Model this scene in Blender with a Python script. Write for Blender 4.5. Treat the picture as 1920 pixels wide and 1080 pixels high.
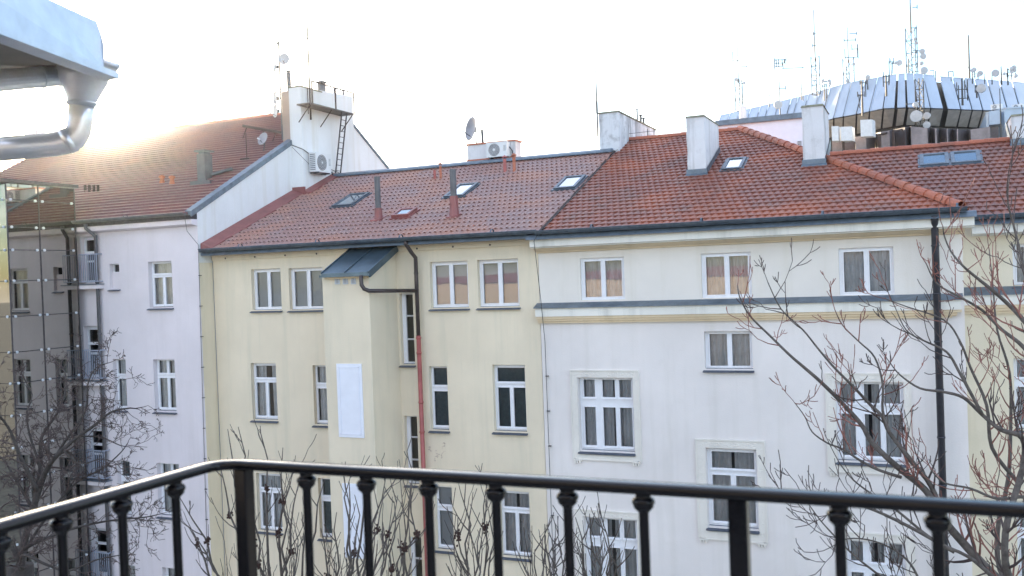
import bpy, math, random
from mathutils import Vector, Matrix
R = math.radians
rnd = random.Random(7)
sc = bpy.context.scene
for o in list(bpy.data.objects): bpy.data.objects.remove(o)

# ------------------------------------------------------------------ camera
CZ = 15.0                                   # eye height on the top-floor balcony
F, YAW, PIT, ROL = 1757.6, R(23.593), R(-0.746), R(2.089)
cy, sy = math.cos(YAW), math.sin(YAW)
fw = Vector((-sy, cy, 0)); rt = Vector((cy, sy, 0)); up = Vector((0, 0, 1))
cp, sp = math.cos(PIT), math.sin(PIT)
fw, up = fw*cp + up*sp, up*cp - fw*sp
cr, sr = math.cos(ROL), math.sin(ROL)
rt, up = rt*cr - up*sr, up*cr + rt*sr
CAM = Vector((0, 0, CZ))
cd = bpy.data.cameras.new('camera'); cam = bpy.data.objects.new('camera', cd)
sc.collection.objects.link(cam); sc.camera = cam
m = Matrix((rt, up, -fw)).transposed().to_4x4(); m.translation = CAM
cam.matrix_world = m
cd.sensor_width = 36; cd.lens = F/1920*36; cd.clip_start = 0.05; cd.clip_end = 6000
cd.dof.use_dof = True; cd.dof.focus_distance = 27; cd.dof.aperture_fstop = 5.0

# ------------------------------------------------------------------ world, sun, exposure
def ray(x, y): return fw + rt*((x-960)/F) - up*((y-540)/F)
sd = ray(196, 240).normalized()
SEL = math.asin(sd.z); SAZ = math.atan2(sd.x, sd.y)
w = bpy.data.worlds.new('World'); sc.world = w; w.use_nodes = True
nt = w.node_tree; nt.nodes.clear()
sky = nt.nodes.new('ShaderNodeTexSky'); sky.sky_type = 'NISHITA'; sky.sun_disc = False
sky.sun_elevation = SEL; sky.sun_rotation = SAZ; sky.air_density = 1.0; sky.dust_density = 1.0; sky.ozone_density = 2.2
sky.altitude = 250
# thin bright cloud wisps over the sky
tc = nt.nodes.new('ShaderNodeTexCoord'); mp = nt.nodes.new('ShaderNodeMapping'); mp.inputs['Scale'].default_value = (1.2, 1.2, 5)
nz = nt.nodes.new('ShaderNodeTexNoise'); nz.inputs['Scale'].default_value = 2.2; nz.inputs['Detail'].default_value = 6
cr_ = nt.nodes.new('ShaderNodeValToRGB'); cr_.color_ramp.elements[0].position = .47; cr_.color_ramp.elements[1].position = .78
mx = nt.nodes.new('ShaderNodeMix'); mx.data_type = 'RGBA'
mx.inputs['B'].default_value = (15, 13.9, 14.0, 1)
sc_ = nt.nodes.new('ShaderNodeMath'); sc_.operation = 'MULTIPLY'; sc_.inputs[1].default_value = .6
bg = nt.nodes.new('ShaderNodeBackground'); bg.inputs['Strength'].default_value = .13
ou = nt.nodes.new('ShaderNodeOutputWorld')
L = nt.links.new
L(tc.outputs['Generated'], mp.inputs['Vector']); L(mp.outputs[0], nz.inputs['Vector']); L(nz.outputs['Fac'], cr_.inputs[0])
L(cr_.outputs[0], sc_.inputs[0]); L(sc_.outputs[0], mx.inputs['Factor']); L(sky.outputs[0], mx.inputs['A'])
L(mx.outputs['Result'], bg.inputs[0]); L(bg.outputs[0], ou.inputs[0])
sl = bpy.data.lights.new('sun', 'SUN'); sl.energy = 4.5; sl.angle = R(.5); sl.color = (1, .80, .56)
so = bpy.data.objects.new('sun', sl); sc.collection.objects.link(so)
so.rotation_euler = sd.to_track_quat('Z', 'Y').to_euler(); so.location = (0, 0, 60)
sc.view_settings.view_transform = 'Standard'; sc.view_settings.look = 'None'; sc.view_settings.gamma = 1
sc.view_settings.use_curve_mapping = False; sc.view_settings.exposure = 2.08
try: sc.cycles.max_bounces = 7; sc.cycles.transparent_max_bounces = 12
except Exception: pass

# ------------------------------------------------------------------ point helpers: pixel of the survey photo -> point on a real plane
def RY(x, y, Y): d = ray(x, y); return CAM + d*(Y/d.y)
def RX(x, y, X): d = ray(x, y); return CAM + d*(X/d.x)
def RZ(x, y, Z): d = ray(x, y); return CAM + d*((Z-CZ)/d.z)
def RD(x, y, D): return CAM + ray(x, y)*D
def RP(x, y, pl):
    d = ray(x, y); P, n = pl
    return CAM + d*((P-CAM).dot(n)/d.dot(n))
def slope(P, pitch): return (Vector(P), Vector((0, -math.sin(pitch), math.cos(pitch))))

# ------------------------------------------------------------------ materials
MAT = {}
def newmat(name):
    m = bpy.data.materials.new(name); m.use_nodes = True; nt = m.node_tree
    b = nt.nodes['Principled BSDF']; MAT[name] = m
    return m, nt, b
def nd(nt, t, **k):
    n = nt.nodes.new(t)
    for a, v in k.items():
        if a in n.inputs: n.inputs[a].default_value = v
        else: setattr(n, a, v)
    return n
def ramp(nt, src, stops):
    r = nt.nodes.new('ShaderNodeValToRGB'); e = r.color_ramp.elements
    while len(e) < len(stops): e.new(.5)
    for i, (p, c) in enumerate(stops): e[i].position = p; e[i].color = (*c, 1) if len(c) == 3 else c
    nt.links.new(src, r.inputs[0]); return r
def mixc(nt, fac, a, b, mode='MIX'):
    m = nt.nodes.new('ShaderNodeMix'); m.data_type = 'RGBA'; m.blend_type = mode
    for s, v in (('Factor', fac), ('A', a), ('B', b)):
        if isinstance(v, (int, float)): m.inputs[s].default_value = v
        elif isinstance(v, tuple): m.inputs[s].default_value = (*v, 1)
        else: nt.links.new(v, m.inputs[s])
    return m.outputs['Result']
def plain(name, col, rough=.6, metal=0, var=.12, scale=3, bump=.0, bscale=40, spec=.5):
    m, nt, b = newmat(name); L = nt.links.new
    tc = nd(nt, 'ShaderNodeTexCoord'); g = nd(nt, 'ShaderNodeNewGeometry')
    n = nd(nt, 'ShaderNodeTexNoise', Scale=scale, Detail=6.0, Roughness=.65); L(g.outputs['Position'], n.inputs['Vector'])
    lo = tuple(c*(1-var) for c in col); hi = tuple(min(1, c*(1+var)) for c in col)
    r = ramp(nt, n.outputs['Fac'], [(.3, lo), (.7, hi)]); L(r.outputs[0], b.inputs['Base Color'])
    b.inputs['Roughness'].default_value = rough; b.inputs['Metallic'].default_value = metal
    b.inputs['Specular IOR Level'].default_value = spec
    if bump:
        n2 = nd(nt, 'ShaderNodeTexNoise', Scale=bscale, Detail=4.0); L(g.outputs['Position'], n2.inputs['Vector'])
        bp = nd(nt, 'ShaderNodeBump', Strength=bump, Distance=.02); L(n2.outputs['Fac'], bp.inputs['Height']); L(bp.outputs[0], b.inputs['Normal'])
    return m
def plaster(name, col, dirt, streak=.35, stain=.4, th=.58):
    m, nt, b = newmat(name); L = nt.links.new
    g = nd(nt, 'ShaderNodeNewGeometry')
    n = nd(nt, 'ShaderNodeTexNoise', Scale=.45, Detail=7.0, Roughness=.6); L(g.outputs['Position'], n.inputs['Vector'])
    hi = tuple(min(1, c*1.05) for c in col); lo = tuple(c*.91 for c in col)
    c0 = ramp(nt, n.outputs['Fac'], [(.3, lo), (.68, hi)]).outputs[0]
    mp = nd(nt, 'ShaderNodeMapping', Scale=(2.6, 2.6, .16)); L(g.outputs['Position'], mp.inputs['Vector'])
    n2 = nd(nt, 'ShaderNodeTexNoise', Scale=1.0, Detail=6.0, Roughness=.6); L(mp.outputs[0], n2.inputs['Vector'])
    f = ramp(nt, n2.outputs['Fac'], [(.50, (0, 0, 0)), (.74, (streak,)*3)]).outputs[0]
    c1 = mixc(nt, f, c0, dirt)
    n3 = nd(nt, 'ShaderNodeTexNoise', Scale=2.3, Detail=9.0, Roughness=.72); L(g.outputs['Position'], n3.inputs['Vector'])
    f3 = ramp(nt, n3.outputs['Fac'], [(th, (0, 0, 0)), (th+.27, (stain,)*3)]).outputs[0]
    c2 = mixc(nt, f3, c1, dirt); L(c2, b.inputs['Base Color'])
    b.inputs['Roughness'].default_value = .92; b.inputs['Specular IOR Level'].default_value = .2
    n4 = nd(nt, 'ShaderNodeTexNoise', Scale=28.0, Detail=5.0); L(g.outputs['Position'], n4.inputs['Vector'])
    bp = nd(nt, 'ShaderNodeBump', Strength=.25, Distance=.02); L(n4.outputs['Fac'], bp.inputs['Height']); L(bp.outputs[0], b.inputs['Normal'])
    return m
def tiles_mat(name, cols, patch, moss, rough=.55, spec=.5, edge=.35):
    m, nt, b = newmat(name); L = nt.links.new
    uv = nd(nt, 'ShaderNodeUVMap'); uv.uv_map = 'UVMap'
    fl = nd(nt, 'ShaderNodeVectorMath', operation='FLOOR'); L(uv.outputs[0], fl.inputs[0])
    wn = nd(nt, 'ShaderNodeTexWhiteNoise'); wn.noise_dimensions = '2D'; L(fl.outputs[0], wn.inputs['Vector'])
    n = len(cols); c0 = ramp(nt, wn.outputs['Value'], [(i/(n-1), c) for i, c in enumerate(cols)]).outputs[0]
    g = nd(nt, 'ShaderNodeNewGeometry')
    n1 = nd(nt, 'ShaderNodeTexNoise', Scale=.55, Detail=5.0, Roughness=.55); L(g.outputs['Position'], n1.inputs['Vector'])
    f1 = ramp(nt, n1.outputs['Fac'], [(.48, (0, 0, 0)), (.62, (.8,)*3)]).outputs[0]
    c1 = mixc(nt, f1, c0, patch)
    mp = nd(nt, 'ShaderNodeMapping', Location=(7, 3, 1)); L(g.outputs['Position'], mp.inputs['Vector'])
    n2 = nd(nt, 'ShaderNodeTexNoise', Scale=.9, Detail=8.0, Roughness=.7); L(mp.outputs[0], n2.inputs['Vector'])
    f2 = ramp(nt, n2.outputs['Fac'], [(.48, (0, 0, 0)), (.72, (.7,)*3)]).outputs[0]
    c2 = mixc(nt, f2, c1, moss)
    n3 = nd(nt, 'ShaderNodeTexNoise', Scale=30.0, Detail=4.0); L(g.outputs['Position'], n3.inputs['Vector'])
    f3 = ramp(nt, n3.outputs['Fac'], [(.3, (.8,)*3), (.7, (1.15,)*3)]).outputs[0]
    c3 = mixc(nt, 1.0, c2, f3, 'MULTIPLY'); L(c3, b.inputs['Base Color'])
    b.inputs['Roughness'].default_value = rough; b.inputs['Specular IOR Level'].default_value = spec
    bp = nd(nt, 'ShaderNodeBump', Strength=.3, Distance=.01); L(n3.outputs['Fac'], bp.inputs['Height']); L(bp.outputs[0], b.inputs['Normal'])
    return m
plaster('plaster_white', (.79, .745, .725), (.56, .53, .47), .30, .25)
plaster('plaster_cream_top', (.79, .745, .69), (.55, .50, .38), .25, .2)
plaster('plaster_cornice', (.80, .78, .72), (.40, .40, .36), .45, .3)
plaster('plaster_moulding', (.80, .66, .47), (.45, .38, .25), .3, .2)
plaster('plaster_yellow', (.77, .68, .53), (.60, .56, .44), .60, .45)
plaster('plaster_yellow_deep', (.78, .70, .55), (.55, .50, .33), .35, .2)
plaster('plaster_pink', (.72, .67, .70), (.52, .48, .47), .25, .15)
plaster('plaster_gable', (.74, .76, .77), (.58, .56, .48), .5, .25)
plaster('plaster_chimney', (.70, .71, .74), (.30, .30, .29), 1.0, .6, .53)
plaster('plaster_chimney_dirty', (.66, .69, .73), (.15, .16, .17), 1.0, .8, .5)
plaster('plaster_tan', (.46, .36, .30), (.3, .24, .2), .4, .4)
plaster('stucco', (.78, .745, .69), (.50, .47, .42), .4, .5)
plain('panel_white', (.78, .80, .88), .5, 0, .04)
plain('paint_white', (.80, .81, .85), .35, 0, .04, 6)
plain('room_dark', (.10, .10, .105), .9)
plain('gutter_metal', (.11, .14, .175), .38, .55, .3, 5, .1)
plain('flashing', (.15, .19, .235), .45, .5, .25, 4, .1)
plain('sill_metal', (.10, .12, .16), .5, .4, .25, 8, .1)
plain('pipe_slate', (.055, .055, .065), .4, .4, .3, 3)
plain('pipe_brown', (.075, .06, .06), .4, .4, .3, 3)
plain('pipe_red', (.38, .11, .10), .45, .1, .2, 3)
plain('flashing_red', (.26, .095, .09), .45, .2, .2, 2)
plain('bay_roof', (.10, .145, .18), .35, .5, .25, 2, .1, 8)
plain('black_steel', (.004, .004, .006), .13, .0, .2, 20, .02, 60, .38)
plain('dark_steel', (.07, .065, .07), .5, .5, .3, 10)
plain('rust_steel', (.05, .034, .03), .85, 0, .4, 20)
plain('galvanised', (.10, .11, .12), .7, .2, .2, 12)
plain('zinc', (.52, .60, .70), .42, .55, .1, 9, .06, 14)
plain('zinc_clean', (.74, .76, .80), .28, .6, .06, 9)
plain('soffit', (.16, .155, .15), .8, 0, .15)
plain('dish_white', (.42, .43, .45), .4, 0, .1)
plain('dish_grey', (.27, .27, .30), .5, .2, .2)
plain('ac_white', (.68, .70, .72), .45, 0, .07)
plain('ac_grille', (.16, .17, .19), .6)
plain('cable', (.05, .05, .055), .6)
plain('terracotta', (.42, .14, .08), .6, 0, .3, 9, .2)
plain('duct_grey', (.12, .12, .13), .5, .3, .2)
plain('telecom_panel', (.40, .48, .60), .38, .0, .10, .35, .04, 2)
plain('telecom_under', (.46, .43, .40), .7, 0, .2, 1)
plain('telecom_dark', (.055, .05, .05), .6)
plain('telecom_brown', (.24, .205, .215), .5, .3, .3, .8)
plain('telecom_brown_dark', (.10, .09, .10), .6, .2, .3, 1)
plain('penthouse_blue', (.34, .42, .53), .5, .2, .1, 1)
plain('box_white', (.55, .58, .62), .6, 0, .1)
plain('bark_dark', (.060, .052, .048), .9, 0, .4, 20, .4, 60)
plain('bark_grey', (.11, .095, .085), .85, 0, .4, 14, .4, 60)
plain('twig_dark', (.075, .055, .052), .8, 0, .4, 6)
plain('twig_red', (.24, .10, .08), .7, 0, .5, 3)
plain('twig_grey', (.085, .07, .065), .8, 0, .4, 6)
plain('seed_brown', (.05, .025, .02), .9, 0, .3, 20)
plain('ground_soil', (.24, .23, .20), .95, 0, .4, 2, .4)
plain('pavement', (.35, .35, .35), .9, 0, .2, 3, .2)
plain('curtain', (.78, .78, .80), .9, 0, .12, 5)
plain('curtain_light', (.85, .82, .80), .9, 0, .1, 5)
plain('blind', (.52, .54, .57), .85, 0, .05, 2)
plain('blind_green', (.10, .14, .15), .7, 0, .2, 14)
plain('balcony_paint', (.36, .40, .50), .5, .1, .1)
plain('roof_red_opposite', (.50, .10, .08), .8)
plain('own_wall', (.16, .16, .17), .9, 0, .1)
plain('peach_sunlit_opposite', (.72, .58, .44), .9, 0, .1)  # sunlight on the upper wall band put into its colour
tiles_mat('tiles_white_house', [(.215, .082, .062), (.25, .088, .06), (.235, .088, .065), (.255, .094, .064)], (.37, .115, .06), (.16, .12, .11), .5)
tiles_mat('tiles_right', [(.17, .075, .06), (.22, .085, .065), (.20, .08, .06), (.25, .095, .065)], (.30, .10, .06), (.11, .085, .08), .5)
tiles_mat('tiles_yellow_house', [(.27, .155, .135), (.295, .17, .15), (.285, .165, .145), (.31, .17, .145)], (.37, .18, .125), (.245, .20, .21), .45, .45)
tiles_mat('tiles_pink_house', [(.195, .095, .112), (.205, .10, .116), (.215, .105, .118)], (.25, .11, .11), (.165, .10, .12), .5, .5)
tiles_mat('tiles_ridge', [(.34, .10, .06), (.42, .13, .07), (.38, .11, .065)], (.45, .15, .08), (.16, .09, .07), .55)
# window glass: fresnel mix of a clear and a mirror lobe
m, nt, b = newmat('glass'); nt.nodes.remove(b)
fr = nd(nt, 'ShaderNodeFresnel', IOR=1.9); tr = nd(nt, 'ShaderNodeBsdfTransparent', Color=(.90, .93, .94, 1)); gl = nd(nt, 'ShaderNodeBsdfGlossy', Roughness=.015)
g = nd(nt, 'ShaderNodeNewGeometry'); n = nd(nt, 'ShaderNodeTexNoise', Scale=1.4, Detail=1.0); bp = nd(nt, 'ShaderNodeBump', Strength=.10, Distance=.012)
nt.links.new(g.outputs['Position'], n.inputs['Vector']); nt.links.new(n.outputs['Fac'], bp.inputs['Height']); nt.links.new(bp.outputs[0], gl.inputs['Normal'])
ms = nd(nt, 'ShaderNodeMixShader'); nt.links.new(fr.outputs[0], ms.inputs[0]); nt.links.new(tr.outputs[0], ms.inputs[1]); nt.links.new(gl.outputs[0], ms.inputs[2])
nt.links.new(ms.outputs[0], nt.nodes['Material Output'].inputs['Surface'])
# tinted, strongly mirroring curtain wall glass of the lift shaft
m, nt, b = newmat('shaft_glass'); nt.nodes.remove(b)
fr = nd(nt, 'ShaderNodeFresnel', IOR=2.1); df = nd(nt, 'ShaderNodeBsdfTransparent', Color=(.09, .09, .085, 1)); gl = nd(nt, 'ShaderNodeBsdfGlossy', Roughness=.02, Color=(.32, .31, .28, 1))
ad = nd(nt, 'ShaderNodeMath', operation='MULTIPLY_ADD', use_clamp=True); ad.inputs[1].default_value = .8; ad.inputs[2].default_value = .42
nt.links.new(fr.outputs[0], ad.inputs[0])
ms = nd(nt, 'ShaderNodeMixShader'); nt.links.new(ad.outputs[0], ms.inputs[0]); nt.links.new(df.outputs[0], ms.inputs[1]); nt.links.new(gl.outputs[0], ms.inputs[2])
nt.links.new(ms.outputs[0], nt.nodes['Material Output'].inputs['Surface'])
plain('shaft_inner', (.07, .075, .07), .8, 0, .2, .7)

# ------------------------------------------------------------------ mesh builder
class MB:
    def __init__(s): s.v = []; s.f = []; s.mi = []; s.uv = []; s.hasuv = False
    def face(s, pts, mi=0, uv=None):
        i = len(s.v); s.v += [tuple(p) for p in pts]; s.f.append(tuple(range(i, i+len(pts)))); s.mi.append(mi)
        s.uv.append(uv);  s.hasuv = s.hasuv or uv is not None
    def box(s, a, b, mi=0):
        x0, y0, z0 = (min(a[i], b[i]) for i in range(3)); x1, y1, z1 = (max(a[i], b[i]) for i in range(3))
        i = len(s.v); s.v += [(x0,y0,z0),(x1,y0,z0),(x1,y1,z0),(x0,y1,z0),(x0,y0,z1),(x1,y0,z1),(x1,y1,z1),(x0,y1,z1)]
        for q in ((0,3,2,1),(4,5,6,7),(0,1,5,4),(1,2,6,5),(2,3,7,6),(3,0,4,7)):
            s.f.append(tuple(i+k for k in q)); s.mi.append(mi); s.uv.append(None)
    def hexa(s, lo, hi, mi=0):              # two matching rings joined into a closed solid
        n = len(lo); i = len(s.v); s.v += [tuple(p) for p in lo] + [tuple(p) for p in hi]
        s.f.append(tuple(i+k for k in reversed(range(n)))); s.f.append(tuple(i+n+k for k in range(n)))
        for k in range(n): s.f.append((i+k, i+(k+1) % n, i+n+(k+1) % n, i+n+k))
        s.mi += [mi]*(n+2); s.uv += [None]*(n+2)
    def bar(s, a, b, w, h=None, mi=0):      # rectangular bar from a to b
        a = Vector(a); b = Vector(b); d = (b-a).normalized(); h = h or w
        u = Vector((0, 0, 1)) if abs(d.z) < .95 else Vector((0, 1, 0))
        x = d.cross(u).normalized()*(w/2); y = x.cross(d).normalized()*(h/2)
        s.hexa([a-x-y, a+x-y, a+x+y, a-x+y], [b-x-y, b+x-y, b+x+y, b-x+y], mi)
    def tube(s, pts, r, n=8, mi=0, cap=True, arc=None):
        pts = [Vector(p) for p in pts]; rs = r if isinstance(r, (list, tuple)) else [r]*len(pts)
        i0 = len(s.v); d = (pts[1]-pts[0]).normalized()
        u = d.cross(Vector((0, 0, 1))) if abs(d.z) < .9 else d.cross(Vector((0, 1, 0))); u.normalize()
        for k, p in enumerate(pts):
            if k == 0: t = pts[1]-pts[0]
            elif k == len(pts)-1: t = pts[-1]-pts[-2]
            else: t = (pts[k+1]-p).normalized() + (p-pts[k-1]).normalized()
            if t.length < 1e-9: t = d
            t.normalize(); u = (u - t*u.dot(t))
            if u.length < 1e-6: u = t.orthogonal()
            u.normalize(); q = t.cross(u)
            for j in range(n):
                a = 2*math.pi*j/n; s.v.append(tuple(p + (u*math.cos(a) + q*math.sin(a))*rs[k]))
        for k in range(len(pts)-1):
            for j in range(n):
                a = i0+k*n+j; b = i0+k*n+(j+1) % n; s.f.append((a, b, b+n, a+n)); s.mi.append(mi); s.uv.append(None)
        if cap:
            s.f.append(tuple(i0+j for j in reversed(range(n)))); s.f.append(tuple(i0+(len(pts)-1)*n+j for j in range(n))); s.mi += [mi, mi]; s.uv += [None, None]
    def lathe(s, c, prof, axis=(0, 0, 1), n=16, mi=0):
        c = Vector(c); ax = Vector(axis).normalized(); u = ax.orthogonal().normalized(); q = ax.cross(u); i0 = len(s.v)
        for (r, h) in prof:
            for j in range(n):
                a = 2*math.pi*j/n; s.v.append(tuple(c + ax*h + (u*math.cos(a)+q*math.sin(a))*r))
        for k in range(len(prof)-1):
            for j in range(n):
                a = i0+k*n+j; b = i0+k*n+(j+1) % n; s.f.append((a, b, b+n, a+n)); s.mi.append(mi); s.uv.append(None)
    def extx(s, prof, x0, x1, mi=0):        # closed (Y,Z) profile pushed along X
        s.hexa([(x0, y, z) for y, z in prof], [(x1, y, z) for y, z in prof], mi)
    def build(s, name, mats, parent=None, smooth=False):
        me = bpy.data.meshes.new(name); me.from_pydata(s.v, [], s.f)
        for m in ([mats] if isinstance(mats, str) else mats): me.materials.append(MAT[m])
        me.polygons.foreach_set('material_index', s.mi)
        if smooth: me.polygons.foreach_set('use_smooth', [True]*len(s.f))
        if s.hasuv:
            ul = me.uv_layers.new(name='UVMap'); k = 0
            for fi, f in enumerate(s.f):
                for j in range(len(f)):
                    ul.data[k].uv = s.uv[fi][j] if s.uv[fi] else (0, 0); k += 1
        me.update()
        o = bpy.data.objects.new(name, me); sc.collection.objects.link(o)
        if parent is not None: o.parent = parent
        return o
def tag(o, label=None, cat=None, group=None, kind=None):
    if label: o['label'] = label
    if cat: o['category'] = cat
    if group: o['group'] = group
    if kind: o['kind'] = kind
    return o
def thing(name, label, cat, group=None):
    o = bpy.data.objects.new(name, None); sc.collection.objects.link(o); o.empty_display_size = .3
    return tag(o, label, cat, group)

# ------------------------------------------------------------------ holed wall (front face looks to -Y)
def holed(mb, X0, X1, Z0, Z1, Y, holes, depth, room=0, mi=0, mr=1):
    xs = sorted({X0, X1, *[h[0] for h in holes], *[h[1] for h in holes]}); zs = sorted({Z0, Z1, *[h[2] for h in holes], *[h[3] for h in holes]})
    xs = [x for x in xs if X0 <= x <= X1]; zs = [z for z in zs if Z0 <= z <= Z1]
    for i in range(len(xs)-1):
        for j in range(len(zs)-1):
            cx = (xs[i]+xs[i+1])/2; cz = (zs[j]+zs[j+1])/2
            if any(h[0] < cx < h[1] and h[2] < cz < h[3] for h in holes): continue
            mb.face([(xs[i], Y, zs[j]), (xs[i+1], Y, zs[j]), (xs[i+1], Y, zs[j+1]), (xs[i], Y, zs[j+1])], mi)
    for (a, b, c, d) in holes:
        def ring(y0, y1, k):
            for p, q in (((a, c), (b, c)), ((b, c), (b, d)), ((b, d), (a, d)), ((a, d), (a, c))):
                mb.face([(p[0], y0, p[1]), (p[0], y1, p[1]), (q[0], y1, q[1]), (q[0], y0, q[1])], k)
        ring(Y, Y+depth, mi)
        if room:
            ring(Y+depth, Y+depth+room, mr); yb = Y+depth+room
            mb.face([(a, yb, c), (b, yb, c), (b, yb, d), (a, yb, d)], mr)

KIND = {  # column fractions of the lower row, of the upper row, row fractions from the top
 'double':  ([(.09, .46), (.56, .93)], None, (.08, .93)),
 'T':       ([(.09, .46), (.57, .94)], [(.09, .94)], (.05, .26), (.35, .94)),
 'one':     ([(.12, .93)], [(.12, .93)], (.03, .30), (.40, .94)),
 'TT':      ([(.10, .48), (.58, .94)], [(.10, .48), (.58, .94)], (.03, .27), (.37, .94)),
 'triple':  ([(.07, .28), (.42, .65), (.73, .95)], [(.07, .28), (.42, .65), (.73, .95)], (.03, .27), (.41, .94)),
 'stair':   ([(.30, .92)], [(.30, .92)], (.02, .31), (.33, .64), (.66, .97)),
 'door':    ([(.12, .90)], [(.12, .90)], (.08, .32), (.37, .52), (.56, .95)),
 'vent':    ([(.12, .97)], None, (.03, .32)),
}
def window(parent, rect, Y, kind, reveal=.18, cur='sheer', sill=True, sillmat='sill_metal', open_=False):
    a, b, c, d = rect; W = b-a; H = d-c; yf = Y+reveal-.05
    K = KIND[kind]; lights = []
    rows = K[2:]
    for ri, (r0, r1) in enumerate(rows):
        cols = K[1] if (ri == 0 and K[1]) else K[0]
        for (c0, c1) in cols: lights.append((a+W*c0, a+W*c1, d-H*r1, d-H*r0))
    fr = MB(); holed(fr, a+.001, b-.001, c+.001, d-.001, yf, lights, .045)
    for (p, q, r, s) in lights:             # raised sash ring round each light
        t = .028; e = .016
        for bx in ((p-t, q+t, r-t, r), (p-t, q+t, s, s+t), (p-t, p, r, s), (q, q+t, r, s)):
            fr.box((bx[0], yf-e, bx[2]), (bx[1], yf+.0005, bx[3]))
        if kind in ('triple', 'TT', 'T', 'one') : fr.box((p-t-.01, yf-.045, r-t-.03), (q+t+.01, yf-e-.001, r-t))
    wo = fr.build('window', 'paint_white', parent)
    pn = MB()
    for (p, q, r, s) in lights: pn.face([(p-.01, yf+.03, r-.01), (q+.01, yf+.03, r-.01), (q+.01, yf+.03, s+.01), (p-.01, yf+.03, s+.01)])
    pn.build('pane', 'glass', wo)
    if sill:
        sb = MB(); z = c
        sb.hexa([(a-.05, Y-.10, z-.09), (b+.03, Y-.10, z-.09), (b+.03, yf, z-.03), (a-.05, yf, z-.03)],
                [(a-.05, Y-.10, z-.065), (b+.03, Y-.10, z-.065), (b+.03, yf, z+.012), (a-.05, yf, z+.012)])
        sb.build('sill', sillmat, wo)
    if cur in ('sheer', 'parted', 'light', 'drape'):
        cm = MB(); yc = yf+.16; n = int(W/.02)
        gaps = {'sheer': [(.47, .53)], 'light': [], 'parted': [(.40, .60)], 'drape': [(.25, .33), (.60, .66)]}[cur]
        ph = rnd.random()*6
        for i in range(n):
            x0 = a+W*i/n; x1 = a+W*(i+1)/n; fx = (i+.5)/n
            if any(g0 < fx < g1 for g0, g1 in gaps): continue
            f = lambda x: yc + .028*math.sin(x*46+ph) + .018*math.sin(x*23+ph*2) 
            y0, y1 = f(x0), f(x1); dz = 0
            if cur == 'parted':             # cloth gathered lower down, swept towards the frame
                k0 = (x0-a)/W-.5; k1 = (x1-a)/W-.5; s0 = 1.18
                cm.face([(a+W*(.5+k0*s0*1.0), y0, c), (a+W*(.5+k1*s0), y1, c), (a+W*(.5+k1*.92), y1, d), (a+W*(.5+k0*.92), y0, d)])
            else: cm.face([(x0, y0, c), (x1, y1, c), (x1, y1, d), (x0, y0, d)])
        cm.build('curtain', 'curtain_light' if cur == 'light' else 'curtain', wo, True)
    elif cur in ('blind', 'green'):
        cm = MB(); cm.face([(a, yf+.10, c), (b, yf+.10, c), (b, yf+.10, d), (a, yf+.10, d)])
        cm.build('blind', 'blind' if cur == 'blind' else 'blind_green', wo)
    return wo
def opening(x0, x1, y0, y1, Y):
    """survey rectangle -> opening (X0,X1,Z0,Z1) in the wall plane Y"""
    xm = (x0+x1)/2; ym = (y0+y1)/2
    return (RY(x0, ym, Y).x, RY(x1, ym, Y).x, RY(xm, y1, Y).z, RY(xm, y0, Y).z)

# ------------------------------------------------------------------ tiled roof slope
def tiles(mb, xl, xr, P0, pitch, length, course=.34, per=.21, wave=.018, lip=.03, shape='roll', x_of=None):
    """courses of lapping tiles; xl(s), xr(s) give the edges at slope distance s"""
    cs, sn = math.cos(pitch), math.sin(pitch); n = int(math.ceil(length/course))
    def H(x, odd):
        t = (x/per) % 1
        if shape == 'flat': return 0.0
        if shape == 'roll': return wave*(math.cos(2*math.pi*t)*.5+.5)**3*2
        if shape == 'pan': return wave*(1-abs(2*t-1)**2.2)*1.6
        return wave*math.sin(2*math.pi*t)
    for i in range(n):
        s0 = i*course; s1 = min(length, s0+course); sm = (s0+s1)/2
        a, b = xl(s0), xr(s0); k0 = math.floor(a/per*6); xs = [a] + [k*per/6 for k in range(k0+1, int(math.ceil(b/per*6)))] + [b]
        off = per*.5*(i % 2) if shape == 'pan' else (per*.73*i if shape == 'roll' else 0)
        jit = [0 if shape == 'flat' else rnd.uniform(-.004, .004) for _ in range(int((b-a)/per)+3)]
        P = []
        for x in xs:
            h = H(x+off, 0); j = jit[int((x-a)/per)]
            sc0 = s0 - (0.04*(1-abs(2*(((x+off)/per) % 1)-1)) if shape == 'pan' else 0)
            hb = h + lip + j
            lo = (x, P0[1]+sc0*cs - hb*sn, P0[2]+sc0*sn + hb*cs)
            un = (x, P0[1]+(sc0+.004)*cs - (h-.012)*sn, P0[2]+(sc0+.004)*sn + (h-.012)*cs)
            hi = (x, P0[1]+s1*cs - h*sn, P0[2]+s1*sn + h*cs)
            P.append((x, lo, un, hi))
        for q in range(len(P)-1):
            x = (P[q][0]+P[q+1][0])/2+off; u = x/per
            uvs = [(u, i+.5)]*4
            mb.face([P[q][1], P[q+1][1], P[q+1][3], P[q][3]], 0, uvs)
            mb.face([P[q][2], P[q+1][2], P[q+1][1], P[q][1]], 0, uvs)
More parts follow.
